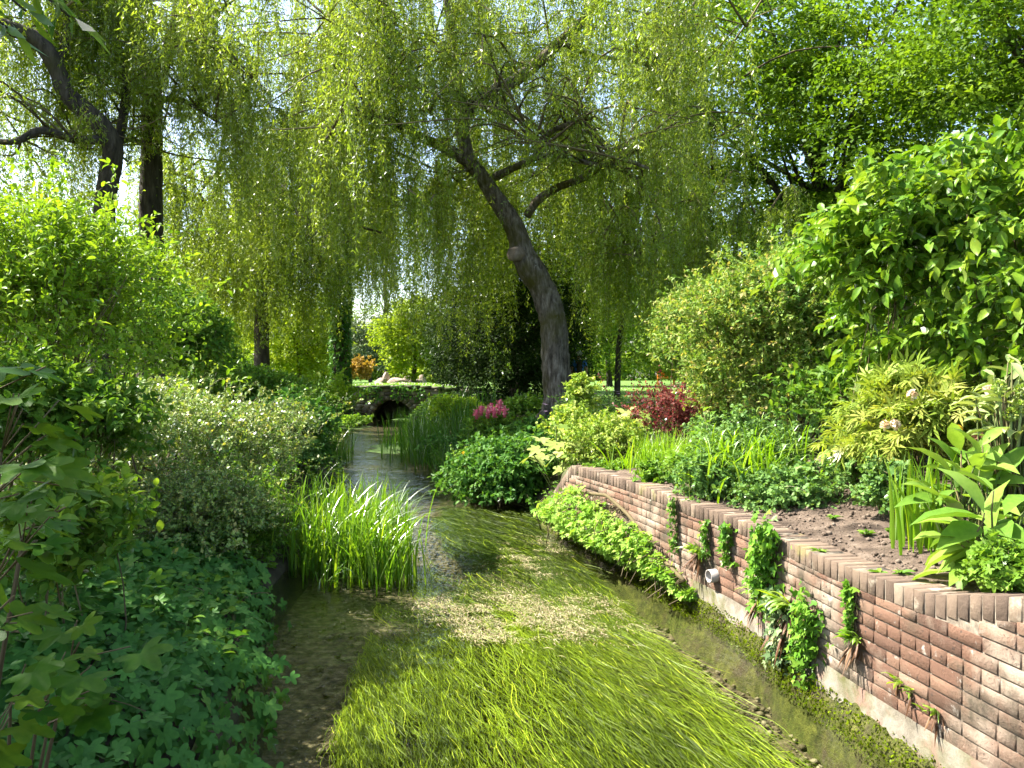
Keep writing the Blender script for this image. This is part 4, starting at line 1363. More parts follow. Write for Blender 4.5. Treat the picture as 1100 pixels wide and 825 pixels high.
blade_clump('grass_clump', 'bright lime grass-like clump on the far end of the brick wall', 'plant', 'grass', [(695, 9.6), (712, 9.3), (730, 9.1), (722, 9.8)], 420, .5, .014, 101, spread=.16, lean=.6)
blade_clump('daylily', 'arching light green daylily leaves behind the bluish columbine', 'plant', 'grass', [(775, 7.8), (795, 7.6), (812, 7.6), (830, 7.8), (788, 7.5)], 460, .78, .02, 102, spread=.2, lean=.95, tipdroop=.25)
bush('columbine', 'bluish lacy columbine clump in the middle of the bed', 'plant', 'blue', 802, 440, 545, 130, 8.0, 620, 12, OV, .04, 103, wild=.5, inner=.75, wid=.8, shoot=.2, up=.4)
bush('columbine', 'bluish columbine mound hanging over the coping above the ivy', 'plant', 'blue', 846, 495, 570, 112, 6.9, 600, 12, OV, .04, 104, wild=.5, inner=.7, wid=.8, shoot=.18, up=.35, stems=6)
bush('columbine', 'low bluish clump beside the bare soil, before the peony', 'plant', 'blue', 925, 470, 530, 70, 7.3, 330, 12, OV, .04, 105, wid=.8, shoot=.16)
bush('columbine', 'small bluish clump at the right edge of the bare soil', 'plant', 'blue', 955, 500, 560, 60, 6.0, 260, 12, OV, .038, 106, wid=.8, shoot=.14)
bush('columbine', 'leafy bluish clump by the coping left of the mound over the ivy', 'plant', 'blue', 768, 478, 548, 90, 7.6, 480, 12, OV, .042, 119, wid=.8, shoot=.18)
bush('catmint', 'low grey-leaved clump under the pink-tipped bush', 'plant', 'blue', 770, 438, 480, 70, 10.4, 300, 12, OV, .04, 107, wid=.6, shoot=.2)
bush('geranium', 'low green ground plant along the wall top behind the lime grass', 'plant', 'green', 740, 485, 530, 120, 8.6, 380, 10, OV, .05, 108, wid=.8, shoot=.14, depth=.3)
bush('geranium', 'low leafy plant under the rose bush along the coping', 'plant', 'green', 660, 492, 520, 80, 9.9, 260, 10, OV, .045, 109, wid=.8, shoot=.13, depth=.3)


def big_leaf(name, label, mat, px, py0, py1, w, Y, n, size, seed, wid=.45, T=OV, up=.6, group=None, cat='plant', droop=.3):
    r = RNG(seed)
    c, ax = span(px, py0, py1, w, Y)
    b = np.array([c[0], c[1], gz(c[0], c[1])])
    t = empty(name, b, label, cat, group)
    d = rand_dirs(r, n, .5); d[:, 2] = np.abs(d[:, 2])
    tip = c - [0, 0, ax[2]] + d * ax * np.array([1, 1, 2]) * (.45 + .55 * r.random((n, 1)))
    a, s = Acc(), Acc()
    sz = size * (.55 + .6 * r.random(n))
    out = unit(d * np.array([1, 1, .25]) + .3 * r.normal(0, 1, (n, 3)))
    scatter(a, T, tip - out * sz[:, None] * .3, unit(out + np.array([0, 0, up - droop])), unit(np.array([0, 0, 1.]) - out * .4 + .3 * r.normal(0, 1, (n, 3))), sz, wid, r.random(n))
    for q, o, z in zip(tip, out, sz):
        f = b + np.r_[r.normal(0, .05, 2), -.03]
        tube(s, smooth_path([f, (f + q) / 2 + np.array([0, 0, .04]), q - o * z * .3], 5), np.linspace(.008, .004, 5), 4, rnd=r.random())
    a.build('foliage', M[mat], t); s.build('stems', M['stem'], t)
    return t


big_leaf('foxglove', 'leafy young foxglove between the bluish clumps, left of the bare soil', 'green', 905, 455, 520, 40, 7.6, 40, .17, 111, .38)
big_leaf('foxglove', 'tall light-leaved stem rising from the bluish columbine', 'green', 758, 432, 490, 34, 8.8, 34, .16, 112, .35)


def t_cut(n=5):
    """a deeply cut peony leaf"""
    V, Fq = [], []
    for i in range(n):
        an = math.radians(-75 + 150 * i / (n - 1)); L = .55 + .45 * math.cos(an)
        dx, dy = math.sin(an), math.cos(an)
        k = len(V)
        V += [[0, .15, 0], [dx * L * .5 + dy * .09, .15 + dy * L * .5 - dx * .09, .05], [dx * L, .15 + dy * L, -.1], [dx * L * .5 - dy * .09, .15 + dy * L * .5 + dx * .09, .05]]
        Fq.append([k, k + 1, k + 2, k + 3])
    return (np.array(V), None, np.array(Fq))


def flower_heads(t, name, mat, pts, size, seed, petals=9, layers=3, cup=.7):
    r = RNG(seed)
    for q in pts:
        a = Acc(); q = np.asarray(q, float); n = petals * layers + 8
        d = rand_dirs(r, n, cup)
        scatter(a, OV, q + d * size * .35, unit(np.cross(d, rand_dirs(r, n)) + d * .5), d, size, .95, r.random(n))
        tube(a, [q - [0, 0, size * 1.2], q + [0, 0, size * .4]], size * .3, 6)
        a.build(name, mat, t)


t = bush('tree_peony', 'tree peony with cut yellow-green leaves and pale peach blooms', 'plant', 'peony', 985, 405, 515, 150, 6.4, 330, 7, t_cut(), .15, 113, wid=.75, shoot=.25, stems=14, spread=.6, up=.2)
flower_heads(t, 'bloom', M['peony_petal'], [P(980, 424, 6.0), P(951, 457, 6.1), P(962, 456, 5.95), P(1062, 418, 5.8)], .038, 3)
flower_heads(t, 'bloom', M['yellow'], [P(1027, 463, 5.55)], .045, 4, cup=1.1)
flower_heads(t, 'seed_head', M['dead'], [P(1052, 470, 5.6), P(1068, 474, 5.6)], .05, 5, 7, 2)
t = big_leaf('phlomis', 'grey woolly-leaved plant with round whorled heads at the right edge', 'phlomis', 1085, 385, 470, 90, 5.0, 110, .17, 114, .3, up=.5)
s = Acc(); r = RNG(3)
for q in [P(1073, 416, 4.9), P(1098, 420, 4.9), P(1097, 437, 4.8), P(1086, 445, 4.85)]:
    a = Acc(); n = 160
    d = rand_dirs(r, n)
    scatter(a, LA, q + d * .028, unit(d + .3 * rand_dirs(r, n)), rand_dirs(r, n), .022, .5, r.random(n)); a.build('flower_whorl', M['cream'], t)
    tube(s, smooth_path([at(1085, 5.0), (at(1085, 5.0) + q) / 2, q], 6), .008, 5)
s.build('flower_stems', M['phlomis'], t)
blade_clump('iris', 'upright sword leaves of an iris before the peony', 'plant', 'iris', [(985, 5.3), (1000, 5.2), (1010, 5.0), (992, 5.0)], 75, .62, .028, 115, spread=.09, lean=.3)
big_leaf('comfrey', 'large ribbed light green leaves at the right corner of the bed', 'broad', 1070, 500, 630, 130, 4.35, 62, .32, 116, .5, up=.2, droop=.45)
big_leaf('comfrey', 'upright ribbed leaves behind the large ones at the right edge', 'broad', 1040, 465, 560, 120, 4.9, 60, .27, 117, .42, up=.7)
bush('geranium', 'small bright leafy plant at the coping under the large ribbed leaves', 'plant', 'green', 1082, 585, 638, 70, 3.95, 160, 10, PALM5, .055, 118, wid=1, shoot=.1, stems=5)
for i, (px, py) in enumerate([(945, 610), (968, 612), (880, 585), (930, 575), (960, 575), (895, 560), (1010, 600)]):
    Yw = 1.15 * F / (py - 400) * .985
    r = RNG(130 + i); b = at(px, Yw)
    a = Acc(); n = 26
    p = np.repeat(b[None], n, 0) + np.c_[np.zeros((n, 2)), .02 * r.random(n)]
    scatter(a, OV, p, unit(rdir(r, n) + np.array([0, 0, .5])), np.array([0, 0, 1.]) + .4 * r.normal(0, 1, (n, 3)), .03 + .05 * r.random(n), .4, r.random(n))
    o = a.build('seedling', M['green']); tag(o, 'small weed seedling on the bare soil above the brick wall', 'weed', 'weed seedlings on the bare soil')

# mauve flowers along the lawn edge
t = bush('erigeron', 'drift of mauve flowers along the edge of the lawn right of the trunk', 'plant', 'blue', 652, 425, 465, 110, 14.2, 420, 10, LA, .06, 121, wid=.4, shoot=.25, depth=.5)
r = RNG(122)
for q in P(652, 436, 14.2) + np.c_[r.normal(0, .5, 60), r.normal(0, .3, 60), r.normal(0, .12, 60)]:
    a = Acc(); n = 9; an = np.linspace(0, 6.28, n, endpoint=False)
    scatter(a, LA, np.repeat(q[None], n, 0), np.stack([np.cos(an), np.sin(an), np.full(n, .35)], 1), np.repeat([[0, 0, 1.]], n, 0), .045, .6, r.random(n)); a.build('flower', M['mauve'], t)

bush('laurel', 'deep green bushy hedge behind the dogwood at the right edge', 'shrub', 'hazel', 1040, 250, 450, 330, 12.5, 1900, 10, OV, .11, 131, wid=.5, shoot=.4, depth=1.2)
bush('shrub', 'low leafy growth under the dogwood behind the tree peony', 'shrub', 'hazel', 1000, 360, 470, 260, 8.6, 900, 10, OV, .09, 132, wid=.5, shoot=.35, depth=.8)

# ---------------------------------------------------------------- on the wall
def wall_plant(name, label, cat, mat, sy, z0, z1, width, n, T, size, seed, out=.07, wid=.9, shape=None, extra=None):
    """leaves clinging to the wall round path position y=sy, heights z0..z1"""
    r = RNG(seed); s0 = wall_s(sy)
    p0 = wall_pt(s0); t = empty(name, (p0[0], p0[1], z0), label, cat)
    v = 1 - r.random(n) ** 1.15
    wv = width * (np.ones(n) if shape is None else shape(v)) * (.6 + .5 * wob(v * 3, v * 3 + seed, 2.5, seed))
    g0 = r.normal(0, 1, n); g0 = np.where(r.random(n) < .2, g0 * 1.5, g0 * .8)
    ss_ = np.clip(s0 + .3 * wv * g0 + .16 * width * np.sin(v * 7 + seed), .02, WL - .02)
    ps = np.array([wall_pt(q) for q in ss_]); ns = np.array([wall_n(q)[0] for q in ss_])
    bulge = out * (.15 + 1.1 * r.random(n) ** 1.4) * np.exp(-(g0 / 1.6) ** 2)
    zz = z0 + (z1 - z0) * v + (.02 + .05 * (width > .2)) * r.normal(0, 1, n)
    pos = np.c_[ps + ns * (bulge + .012)[:, None], np.maximum(zz, .04)]
    n3 = np.c_[ns, np.zeros(n)]
    a = Acc()
    scatter(a, T, pos, unit(np.array([0, 0, -.7]) + n3 * .5 + .6 * r.normal(0, 1, (n, 3))), unit(n3 + np.array([0, 0, .4]) + .45 * r.normal(0, 1, (n, 3))), size * (.6 + .7 * r.random(n)), wid, r.random(n))
    a.build('foliage', M[mat], t)
    w = Acc()
    for k in range(5):
        q = s0 + (r.random() - .5) * width * .6
        path = []
        for f in np.linspace(0, 1, 7):
            pp = wall_pt(np.clip(q + .03 * math.sin(f * 9 + k), 0, WL)); nn = wall_n(q)[0]
            path.append([*(pp + nn * .012), z0 + (z1 - z0) * f])
        tube(w, path, .004, 4)
    w.build('stems', M['twig'], t)
    return t


def fern(label, sy, z, n, L, seed, dead=12, droop=.9, name='fern'):
    r = RNG(seed); s0 = wall_s(sy); p = wall_pt(s0); nn, dd = wall_n(s0)
    t = empty(name, (p[0], p[1], z), label, 'fern')
    n3 = np.array([nn[0], nn[1], 0]); d3 = np.array([dd[0], dd[1], 0])
    for nm, m, k, up, mt in (('fronds', n, L, 1.1, 'fern'), ('dead_fronds', dead, L * .75, -.9, 'dead')):
        if m == 0: continue
        a = Acc()
        side = r.normal(0, .7, m)
        dr = unit(n3 * .8 + d3 * side[:, None] + np.array([0, 0, up]) * (.5 + .6 * r.random((m, 1))))
        K = 9; tt = np.linspace(0, 1, K)
        ln = k * (.5 + .6 * r.random(m))
        b = np.array([p[0], p[1], z]) + n3 * .005 + r.normal(0, .012, (m, 3))
        C = b[:, None] + dr[:, None] * (ln[:, None] * tt)[..., None]
        C[..., 2] -= droop * ln[:, None] * tt ** 2.2 * (.3 + .5 * r.random((m, 1)))
        W = (.028 if nm == 'fronds' else .02) * (L / .25) ** .5 * np.array([.25, .7, 1, 1, 1, .95, .8, .55, .08])[None] * (1 + .22 * ((-1) ** np.arange(K))[None] * .6) * (.7 + .6 * r.random((m, 1)))
        ribbons(a, C, W, unit(d3[None] + .35 * r.normal(0, 1, (m, 3)) - dr * np.sum(dr * d3, 1, keepdims=True)), r.random(m), .18)
        a.build(nm, M[mt], t)
    return t


# trailing mass at the far end
r = RNG(140)
s0, s1 = wall_s(10.3), wall_s(7.0)
p0 = wall_pt(wall_s(9)); t = empty('trailing_bramble', (p0[0] - .3, p0[1], 0), 'pale green trailing plant heaped against the far half of the brick wall', 'plant')
a = Acc(); n = 3300
u = r.random(n) ** .9
ss_ = s0 + (s1 - s0) * u
ps = np.array([wall_pt(q) for q in ss_]); ns = np.array([wall_n(q)[0] for q in ss_])
topz = .86 * np.interp(u, [0, .12, .3, .45, .62, .8, 1], [.45, .72, .74, .80, .66, .42, .25]) + .13 * wob(ss_, ss_, 5, 3) + .08 * wob(ss_, ss_, 14, 6)
v = r.random(n)
dep = np.interp(u, [0, .3, .7, 1], [.3, .42, .26, .08]) * (.35 + .75 * np.sin(np.pi * np.clip(1 - v * .85, 0, 1))) * (.45 + .6 * r.random(n)) * (1 + .5 * wob(ss_ + v, ss_ - v, 7, 4))
pos = np.c_[ps + ns * dep[:, None], .10 + (topz - .10) * v]
scatter(a, PALM5, pos, unit(np.c_[ns, np.full(n, -.4)] + .7 * r.normal(0, 1, (n, 3))), unit(np.c_[ns * .7, np.full(n, .9)] + .4 * r.normal(0, 1, (n, 3))), .045 + .045 * r.random(n), .95, r.random(n))
a.build('foliage', M['cress'], t)
w = Acc()
for k in range(70):
    i = r.integers(n); e = pos[i]; f = np.array([ps[i][0] + ns[i][0] * .1, ps[i][1] + ns[i][1] * .1, .9 * float(np.interp(u[i], [0, .12, .3, .45, .62, .8, 1], [.45, .72, .74, .80, .66, .42, .25]))])
    g_end = e + np.r_[r.normal(0, .1, 2), 0]; g_end[2] = max(.02, e[2] - .35 * r.random())
    tube(w, smooth_path([f, (f + e) / 2 + np.r_[ns[i] * .08, .03], e, g_end], 8), .005, 4, rnd=r.random())
us = np.linspace(.02, .98, 40); sv = s0 + (s1 - s0) * us
tv = .9 * np.interp(us, [0, .12, .3, .45, .62, .8, 1], [.45, .72, .74, .80, .66, .42, .25])
tube(w, np.array([[*(wall_pt(q) + wall_n(q)[0] * .1), z] for q, z in zip(sv, tv)]), .02, 6)
w.build('stems', M['twig'], t)

tri = lambda v: .35 + .65 * np.sin(np.pi * v ** .8)
wall_plant('ivy', 'thin ivy strand running down the vertical crack past the trailing plant', 'ivy', 'ivy', 7.36, .42, .93, .07, 150, IV, .045, 150)
wall_plant('ivy', 'short ivy strand left of the upper fern', 'ivy', 'ivy', 6.82, .5, .8, .07, 90, IV, .045, 151)
wall_plant('ivy', 'narrow ivy strand hanging from the coping just above the drain pipe', 'ivy', 'ivy', 6.48, .52, .84, .11, 170, IV, .05, 152)
wall_plant('ivy', 'thick bright green ivy cushion spilling over the coping', 'ivy', 'ivy', 5.78, .45, .95, .46, 620, IV, .058, 153, out=.14, shape=tri)
wall_plant('ivy', 'lower ivy tangle hanging right of the long fern', 'ivy', 'ivy', 5.2, .12, .58, .46, 380, IV, .055, 154, out=.1, shape=tri)
wall_plant('ivy', 'grey-edged ivy reaching down to the mud ledge', 'ivy', 'ivy_grey', 5.5, .08, .48, .5, 420, IV, .055, 155, out=.12, shape=tri)
wall_plant('ivy', 'slim ivy strand on the bare bricks right of the ferns', 'ivy', 'ivy', 4.72, .52, .80, .07, 150, IV, .045, 156, out=.05)
fern('hart’s-tongue fern low on the wall above the drain pipe'.replace('’', "'"), 6.95, .5, 26, .26, 160, 16)
fern('bright fern under the left edge of the ivy cushion', 5.95, .42, 26, .26, 161, 22)
fern('long bright fern arching out of the lower ivy tangle', 5.45, .45, 30, .34, 162, 26)
fern('yellow-green fern in the brick joint below the slim ivy strand', 4.68, .50, 22, .17, 163, 26)
fern('tiny fern in a brick joint, nearer the slim strand', 4.32, .40, 8, .1, 164, 6)
fern('tiny fern beside its twin on the brick wall', 4.22, .375, 9, .1, 165, 5)
fern('tiny fern lowest and nearest on the brick wall', 4.05, .35, 12, .12, 166, 6)

# ---------------------------------------------------------------- bank below the big willow
bush('comfrey', 'dense dark green comfrey bank between the stream and the brick wall', 'plant', 'comfrey', 550, 466, 552, 122, 13.4, 1900, 10, OV, .085, 171, wid=.6, shoot=.28, up=.3, depth=1.5, stems=20)
bush('comfrey', 'darker leaves at the foot of the leaning trunk', 'plant', 'comfrey', 580, 448, 484, 70, 15.5, 600, 10, OV, .085, 172, wid=.6, shoot=.28)
bush('comfrey', 'leafy bank between the right-hand iris bed and the pink valerian', 'plant', 'comfrey', 505, 462, 520, 60, 16.5, 800, 10, OV, .08, 173, wid=.6, shoot=.28)
t = bush('buttercup', 'leafy buttercup patch with yellow flowers beside the tall water iris', 'plant', 'green', 508, 478, 530, 50, 14.0, 320, 9, OV, .05, 174, wid=.7, shoot=.2)
flower_heads(t, 'flower', M['yellow'], [P(498, 487, 13.5), P(494, 495, 13.5), P(498, 494, 13.4), P(498, 500, 13.4), P(515, 502, 13.3), P(531, 495, 13.2), P(505, 519, 13.2), P(517, 524, 13.1)], .032, 7, 5, 1, .6)
t = bush('valerian', 'pink valerian flowering before the dark yew', 'plant', 'green', 530, 440, 475, 56, 16.2, 300, 10, OV, .07, 175, wid=.55, shoot=.25)
r = RNG(176); heads = [P(517, 440, 15.8), P(524, 443, 15.8), P(531, 442, 15.7), P(536, 439, 15.8), P(542, 442, 15.7), P(528, 437, 15.9), P(537, 434, 15.9), P(512, 444, 15.8)]
for q in heads:
    a = Acc(); n = 46
    scatter(a, LA, q + r.normal(0, 1, (n, 3)) * np.array([.042, .042, .045]), rand_dirs(r, n, .4), rand_dirs(r, n), .045, .8, r.random(n)); tube(a, [q - [0, 0, .12], q + [0, 0, .07]], .035, 7); a.build('flower_head', M['pink'], t)
bush('shrub', 'yellow-green leafy shrub behind the right-hand iris bed', 'shrub', 'lime', 492, 425, 455, 60, 21, 420, 10, OV, .09, 177, wid=.5, shoot=.3)
bush('elder', 'low elder shoots in front of the dark yew left of the trunk', 'shrub', 'green', 560, 420, 455, 60, 19.5, 240, 9, OV, .1, 178, wid=.5, shoot=.4)

# ---------------------------------------------------------------- irises in the stream
feet = [(px, Y) for px, Y in zip(np.linspace(322, 428, 14), np.linspace(8.6, 8.0, 14))] + [(px, 9.2) for px in np.linspace(330, 425, 12)] + [(px, 9.9) for px in np.linspace(335, 415, 10)]
blade_clump('water_iris', 'sunlit bright green water iris standing at the left edge of the stream', 'plant', 'iris', feet, 1000, .98, .023, 181, spread=.14, lean=.62, K=8, tipdroop=.12, water=True, bias=(.25, -.1, 0))
blade_clump('water_iris', 'few bent pale iris leaves trailing on the water before the bright iris', 'plant', 'iris', [(345, 7.9), (352, 7.85)], 12, .5, .016, 182, spread=.05, lean=1.25, K=8, tipdroop=.6, water=True, bias=(.9, -.3, 0))
feet = [(px, Y) for px, Y in [(440, 23), (446, 22), (452, 21), (458, 20), (462, 19), (468, 20.5), (474, 18.6), (480, 17.6), (472, 22), (484, 19)]]
blade_clump('water_iris', 'tall dark green water iris bed on the right of the stream', 'plant', 'iris_dark', feet, 1000, 1.2, .026, 183, spread=.42, lean=.36, K=7, water=True, bias=(-.3, -.2, 0))
blade_clump('water_iris', 'dark drooping iris leaves dipping into the stream beside the buttercups', 'plant', 'iris_dark', [(484, 15.6), (490, 15.2)], 110, 1.05, .024, 184, spread=.15, lean=.6, K=7, water=True, bias=(-.5, -.3, 0))
blade_clump('sedge', 'dark sedge on the left bank behind the bright iris', 'plant', 'iris_dark', [(318, 17), (326, 17.5), (334, 18), (342, 18.5), (350, 19.5), (328, 16)], 560, 1.0, .02, 185, spread=.32, lean=.5, K=6, water=True)
bush('watercress', 'pale watercress cushion before the left end of the bridge', 'plant', 'cress', 371, 446, 458, 50, 30.5, 200, 9, OV, .12, 186, wid=.8, shoot=.2, stems=4)

# ---------------------------------------------------------------- left bank
bush('hogweed', 'broad dark green leaves on the left bank behind the bright iris', 'plant', 'comfrey', 305, 425, 525, 90, 13.5, 900, 9, OV, .11, 191, wid=.6, shoot=.3, depth=1.2)
bush('cow_parsley', 'lighter lacy plant at the water edge behind the bright iris', 'plant', 'blue', 312, 470, 500, 56, 12.0, 260, 10, OV, .05, 192, wid=.6, shoot=.25)
bush('laurel', 'green bushy growth on the left bank below the hanging willow curtain', 'shrub', 'green', 245, 385, 450, 130, 17.5, 900, 10, OV, .11, 193, wid=.5, shoot=.35)
bush('laurel', 'low green leaves round the foot of the bare dark trunk', 'shrub', 'green', 320, 415, 452, 90, 22, 520, 9, OV, .13, 194, wid=.5, shoot=.35)
bush('fern_bank', 'sunny low green plants on the bank left of the bridge', 'plant', 'lime', 330, 405, 440, 110, 27, 420, 9, OV, .13, 195, wid=.5, shoot=.35)
bush('hazel', 'mid-green leafy bush between the bright shrub and the mound', 'shrub', 'hazel', 190, 318, 430, 120, 12.8, 900, 10, OV, .085, 196, wid=.58, shoot=.35)
bush('spiraea', 'sunlit mound of small glossy leaves with orange tips on the left bank', 'shrub', 'spiraea', 190, 424, 560, 205, 9.7, 4400, 13, LA, .045, 197, wild=.5, wid=.6, shoot=.22, inner=.3, depth=1.9)
bush('spiraea', 'lower sunny spiraea shoots spilling forward between the mound and the geranium', 'shrub', 'spiraea', 205, 500, 600, 170, 7.6, 1700, 12, LA, .042, 202, wild=.6, wid=.6, shoot=.22, inner=.4, depth=.9)
bush('cotoneaster', 'arching branches with a dark hollow beside the bright iris', 'shrub', 'hazel', 262, 505, 622, 85, 8.3, 1300, 12, LA, .045, 198, wild=.6, wid=.6, shoot=.3, droop=.7, depth=.7)
t = bush('lilac', 'tall bright yellow-green leafy shrub at the left edge', 'shrub', 'lilac', 55, 202, 470, 240, 7.4, 1750, 10, OV, .072, 199, wid=.45, shoot=.42, wild=.55, inner=.6, depth=1.2, stems=40)
bush('lilac', 'darker lower shoots under the tall bright shrub', 'shrub', 'hazel', 60, 385, 520, 170, 6.3, 850, 10, OV, .075, 200, wid=.55, shoot=.3, depth=.8, stems=30)
bush('hazel', 'shaded oval-leaved sapling between the tall shrub and the geranium', 'shrub', 'hazel', 62, 490, 605, 130, 4.4, 300, 9, OV, .08, 201, wid=.6, shoot=.3, depth=.6, stems=9, half=False, inner=.7)

# big-leaved geranium spilling over the near left bank
r = RNG(210)
GER = t_palm(5, 300, .52, True, .14, 5)
n = 4800
y = 2.2 + 5.2 * r.random(n); u = r.random(n) ** .8
x = xl(y) + np.interp(y, [2, 4.2, 5.5, 7.4], [.02, -.02, .06, .06]) - 2.0 * u + .16 * wob(y, y, 4) + .07 * r.normal(0, 1, n)
top = np.interp(y, [2, 4, 6, 7.4], [.9, .9, .86, .8]) * np.interp(u, [0, .06, .2, .5, 1], [.05, .25, .48, .78, .95]) + .08 * wob(x, y, 3.2, 6)
z = np.where(u < .08, top * r.random(n), top - .2 * r.random(n) ** 2)
t = empty('geranium', (-1.9, 4.6, .5), 'shaded carpet of big lobed geranium leaves spilling over the near left bank', 'plant')
a = Acc()
slope = np.interp(u, [0, .1, .3, 1], [1.6, .9, .4, .1])
nr = unit(np.stack([slope, -.25 + 0 * x, np.ones(n)], 1) + .28 * r.normal(0, 1, (n, 3)))
scatter(a, GER, np.c_[x, y, z], unit(np.c_[.8 + 0 * x, -.4 + 0 * x, -slope] + .9 * rand_dirs(r, n)), nr, .075 + .08 * r.random(n), 1.05, np.clip(.45 * r.random(n) + .3 * (wob(x, y, 2.2, 31) + .5) + .3 * (r.random(n) < .1), 0, 1))
a.build('foliage', M['geranium'], t)
s = Acc()
rz = [(lambda yy, k=k: np.array([float(xl(yy)) - k, yy, float(H(float(xl(yy)) - k, yy)) + .03])) for k in (.25, .8, 1.4)]
for f in rz: tube(s, [f(v) for v in np.linspace(2.2, 7.4, 30)], .015, 5)
for e in np.linspace(2.3, 7.3, 6): tube(s, [rz[0](e), rz[1](e), rz[2](e)], .012, 5)
for i in r.choice(n, 260, replace=False):
    f = rz[int(np.clip(round((xl(y[i]) - x[i]) / .55), 0, 2))](y[i])
    tube(s, smooth_path([f, (f + [x[i], y[i], z[i]]) / 2 + np.array([0, 0, .05]), [x[i], y[i], z[i]]], 5), .0035, 4, rnd=r.random())
s.build('stems', M['stem'], t)

# near sycamore saplings with big lobed leaves
def sapling(label, spots, mat, T, foot, seed, size, wid=1.0):
    r = RNG(seed)
    b = np.array([foot[0], foot[1], gz(*foot)])
    t = empty('sycamore_sapling', b, label, 'sapling')
    a, s = Acc(), Acc()
    for (px, py, Y) in spots:
        q = P(px, py, Y)
        st = q + np.array([-.1, .06, -.12]) + r.normal(0, .03, 3)
        tube(s, smooth_path([b, (b + st) / 2 + np.array([-.03, .02, .02]), st], 8), np.linspace(.011, .004, 8), 6, rnd=.2)
        m = 4
        d = unit(rdir(r, m) + np.array([.45, -.5, -.15]))
        tube(s, [st, q], .003, 5)
        pos = q + r.normal(0, .045, (m, 3))
        for k in range(m): tube(s, [st, pos[k]], .0022, 4)
        scatter(a, T, pos, d, unit(np.array([.1, -.3, 1.]) + .3 * r.normal(0, 1, (m, 3))), size * (.6 + .6 * r.random(m)), wid, r.random(m))
    a.build('foliage', M[mat], t); s.build('stems', M['twig'], t)


sapling('near sycamore sapling with big dark lobed leaves hanging at the left edge', [(20, 430, 2.1), (45, 470, 2.2), (15, 510, 2.1), (40, 555, 2.3), (10, 590, 2.0), (70, 545, 2.6), (15, 640, 2.1), (5, 400, 2.2)], 'sycamore', SYC, (-1.75, 2.6), 221, .16)
sapling('low sycamore sapling with yellowish leaves among the shaded geranium', [(30, 735, 2.1), (85, 690, 2.3), (65, 725, 2.2), (100, 740, 2.3), (10, 770, 2.0)], 'sycamore', SYC, (-1.55, 2.5), 222, .15)

# the shade tree on the near left bank, whose branch tips hang into the top left corner
t = tree('ash_tree', 'overhanging tree on the near left bank, its leaf tips showing in the top left corner', 'tree', M['hazel'], (-7.0, 4.2, float(H(-7.0, 4.2))), (-6.0, 3.9, 5.6), (2.1, 2.1, 1.9), 231, 240, 95, .75, .13, .16, wid=.4, flat=.5, half=False)
r = RNG(232); a, w = Acc(), Acc()
for tip in (P(28, 12, 3.5), P(75, 18, 3.7), P(8, 30, 3.4), P(55, -12, 3.6)):
    path = smooth_path([(-6.2, 3.9, 5.0), (-4.2, 3.8, 4.9), tip + np.array([-.7, 0, .55]), tip], 30)
    tube(w, path, np.linspace(.05, .005, 30), 6)
    k = 21 + 9 * r.random(44) * .99
    pos = np.stack([np.interp(k, np.arange(30), path[:, i]) for i in range(3)], 1) + r.normal(0, .02, (44, 3))
    scatter(a, LA, pos, unit(rdir(r, 44) * .5 + np.array([.5, -.1, -.6])), rand_dirs(r, 44, .5), .12 + .07 * r.random(44), .22, r.random(44))
w.build('branch', M['bark_dark'], t, True); a.build('branch_leaves', M['hazel'], t)

# rough growth covering the banks
r = RNG(240)
n = 26000
a = Acc()
y = 5 + 40 * r.random(n) ** 1.4; side = r.random(n) < .55
d = .15 + 9 * r.random(n) ** 1.3
x = np.where(side, xl(y) - d, xr(y) + d * .55)
ok = ~lawn_mask(x, y) & ~((~side) & (y < 10.8) & (x - xr(y) < 1.9))
x, y = x[ok], y[ok]; n = len(x)
z = H(x, y) + .28 * r.random(n) ** 1.5
sz = (.06 + .07 * r.random(n)) * np.interp(y, [5, 40], [.8, 1.8])
scatter(a, OV, np.c_[x, y, z], unit(rdir(r, n) + np.array([0, 0, .3])), np.array([0, 0, 1.]) + .5 * r.normal(0, 1, (n, 3)), sz, .55, np.clip(.5 * r.random(n) + .3 * (wob(x, y, .8, 2) + .6), 0, 1))
tag(a.build('ground_cover', M['green']), 'mixed green weeds and ivy covering the banks of the stream', 'ground cover', kind='stuff')
# ================================================================== PEOPLE, SEAT, ROCKERY
def skin_body(name, joints, bones, mat, parent, level=2):
    me = bpy.data.meshes.new(name)
    base = np.zeros(3); p = parent
    while p is not None: base += np.array(p.location); p = p.parent
    names = list(joints)
    me.from_pydata([tuple(np.array(joints[k][0]) ) for k in names], [(names.index(a), names.index(b)) for a, b in bones], [])
    o = bpy.data.objects.new(name, me); COL.objects.link(o); o.parent = parent
    sk = o.modifiers.new('skin', 'SKIN'); sk.use_smooth_shade = True
    if not me.skin_vertices: me.attributes.new('x', 'FLOAT', 'POINT')
    bm = bmesh.new(); bm.from_mesh(me)
    lay = bm.verts.layers.skin.verify()
    for i, v in enumerate(bm.verts):
        rr = joints[names[i]][1]
        v[lay].radius = rr if isinstance(rr, tuple) else (rr, rr)
        v[lay].use_root = (i == 0)
    bm.to_mesh(me); bm.free()
    ss = o.modifiers.new('sub', 'SUBSURF'); ss.levels = level; ss.render_levels = level
    me.materials.append(mat)
    return o


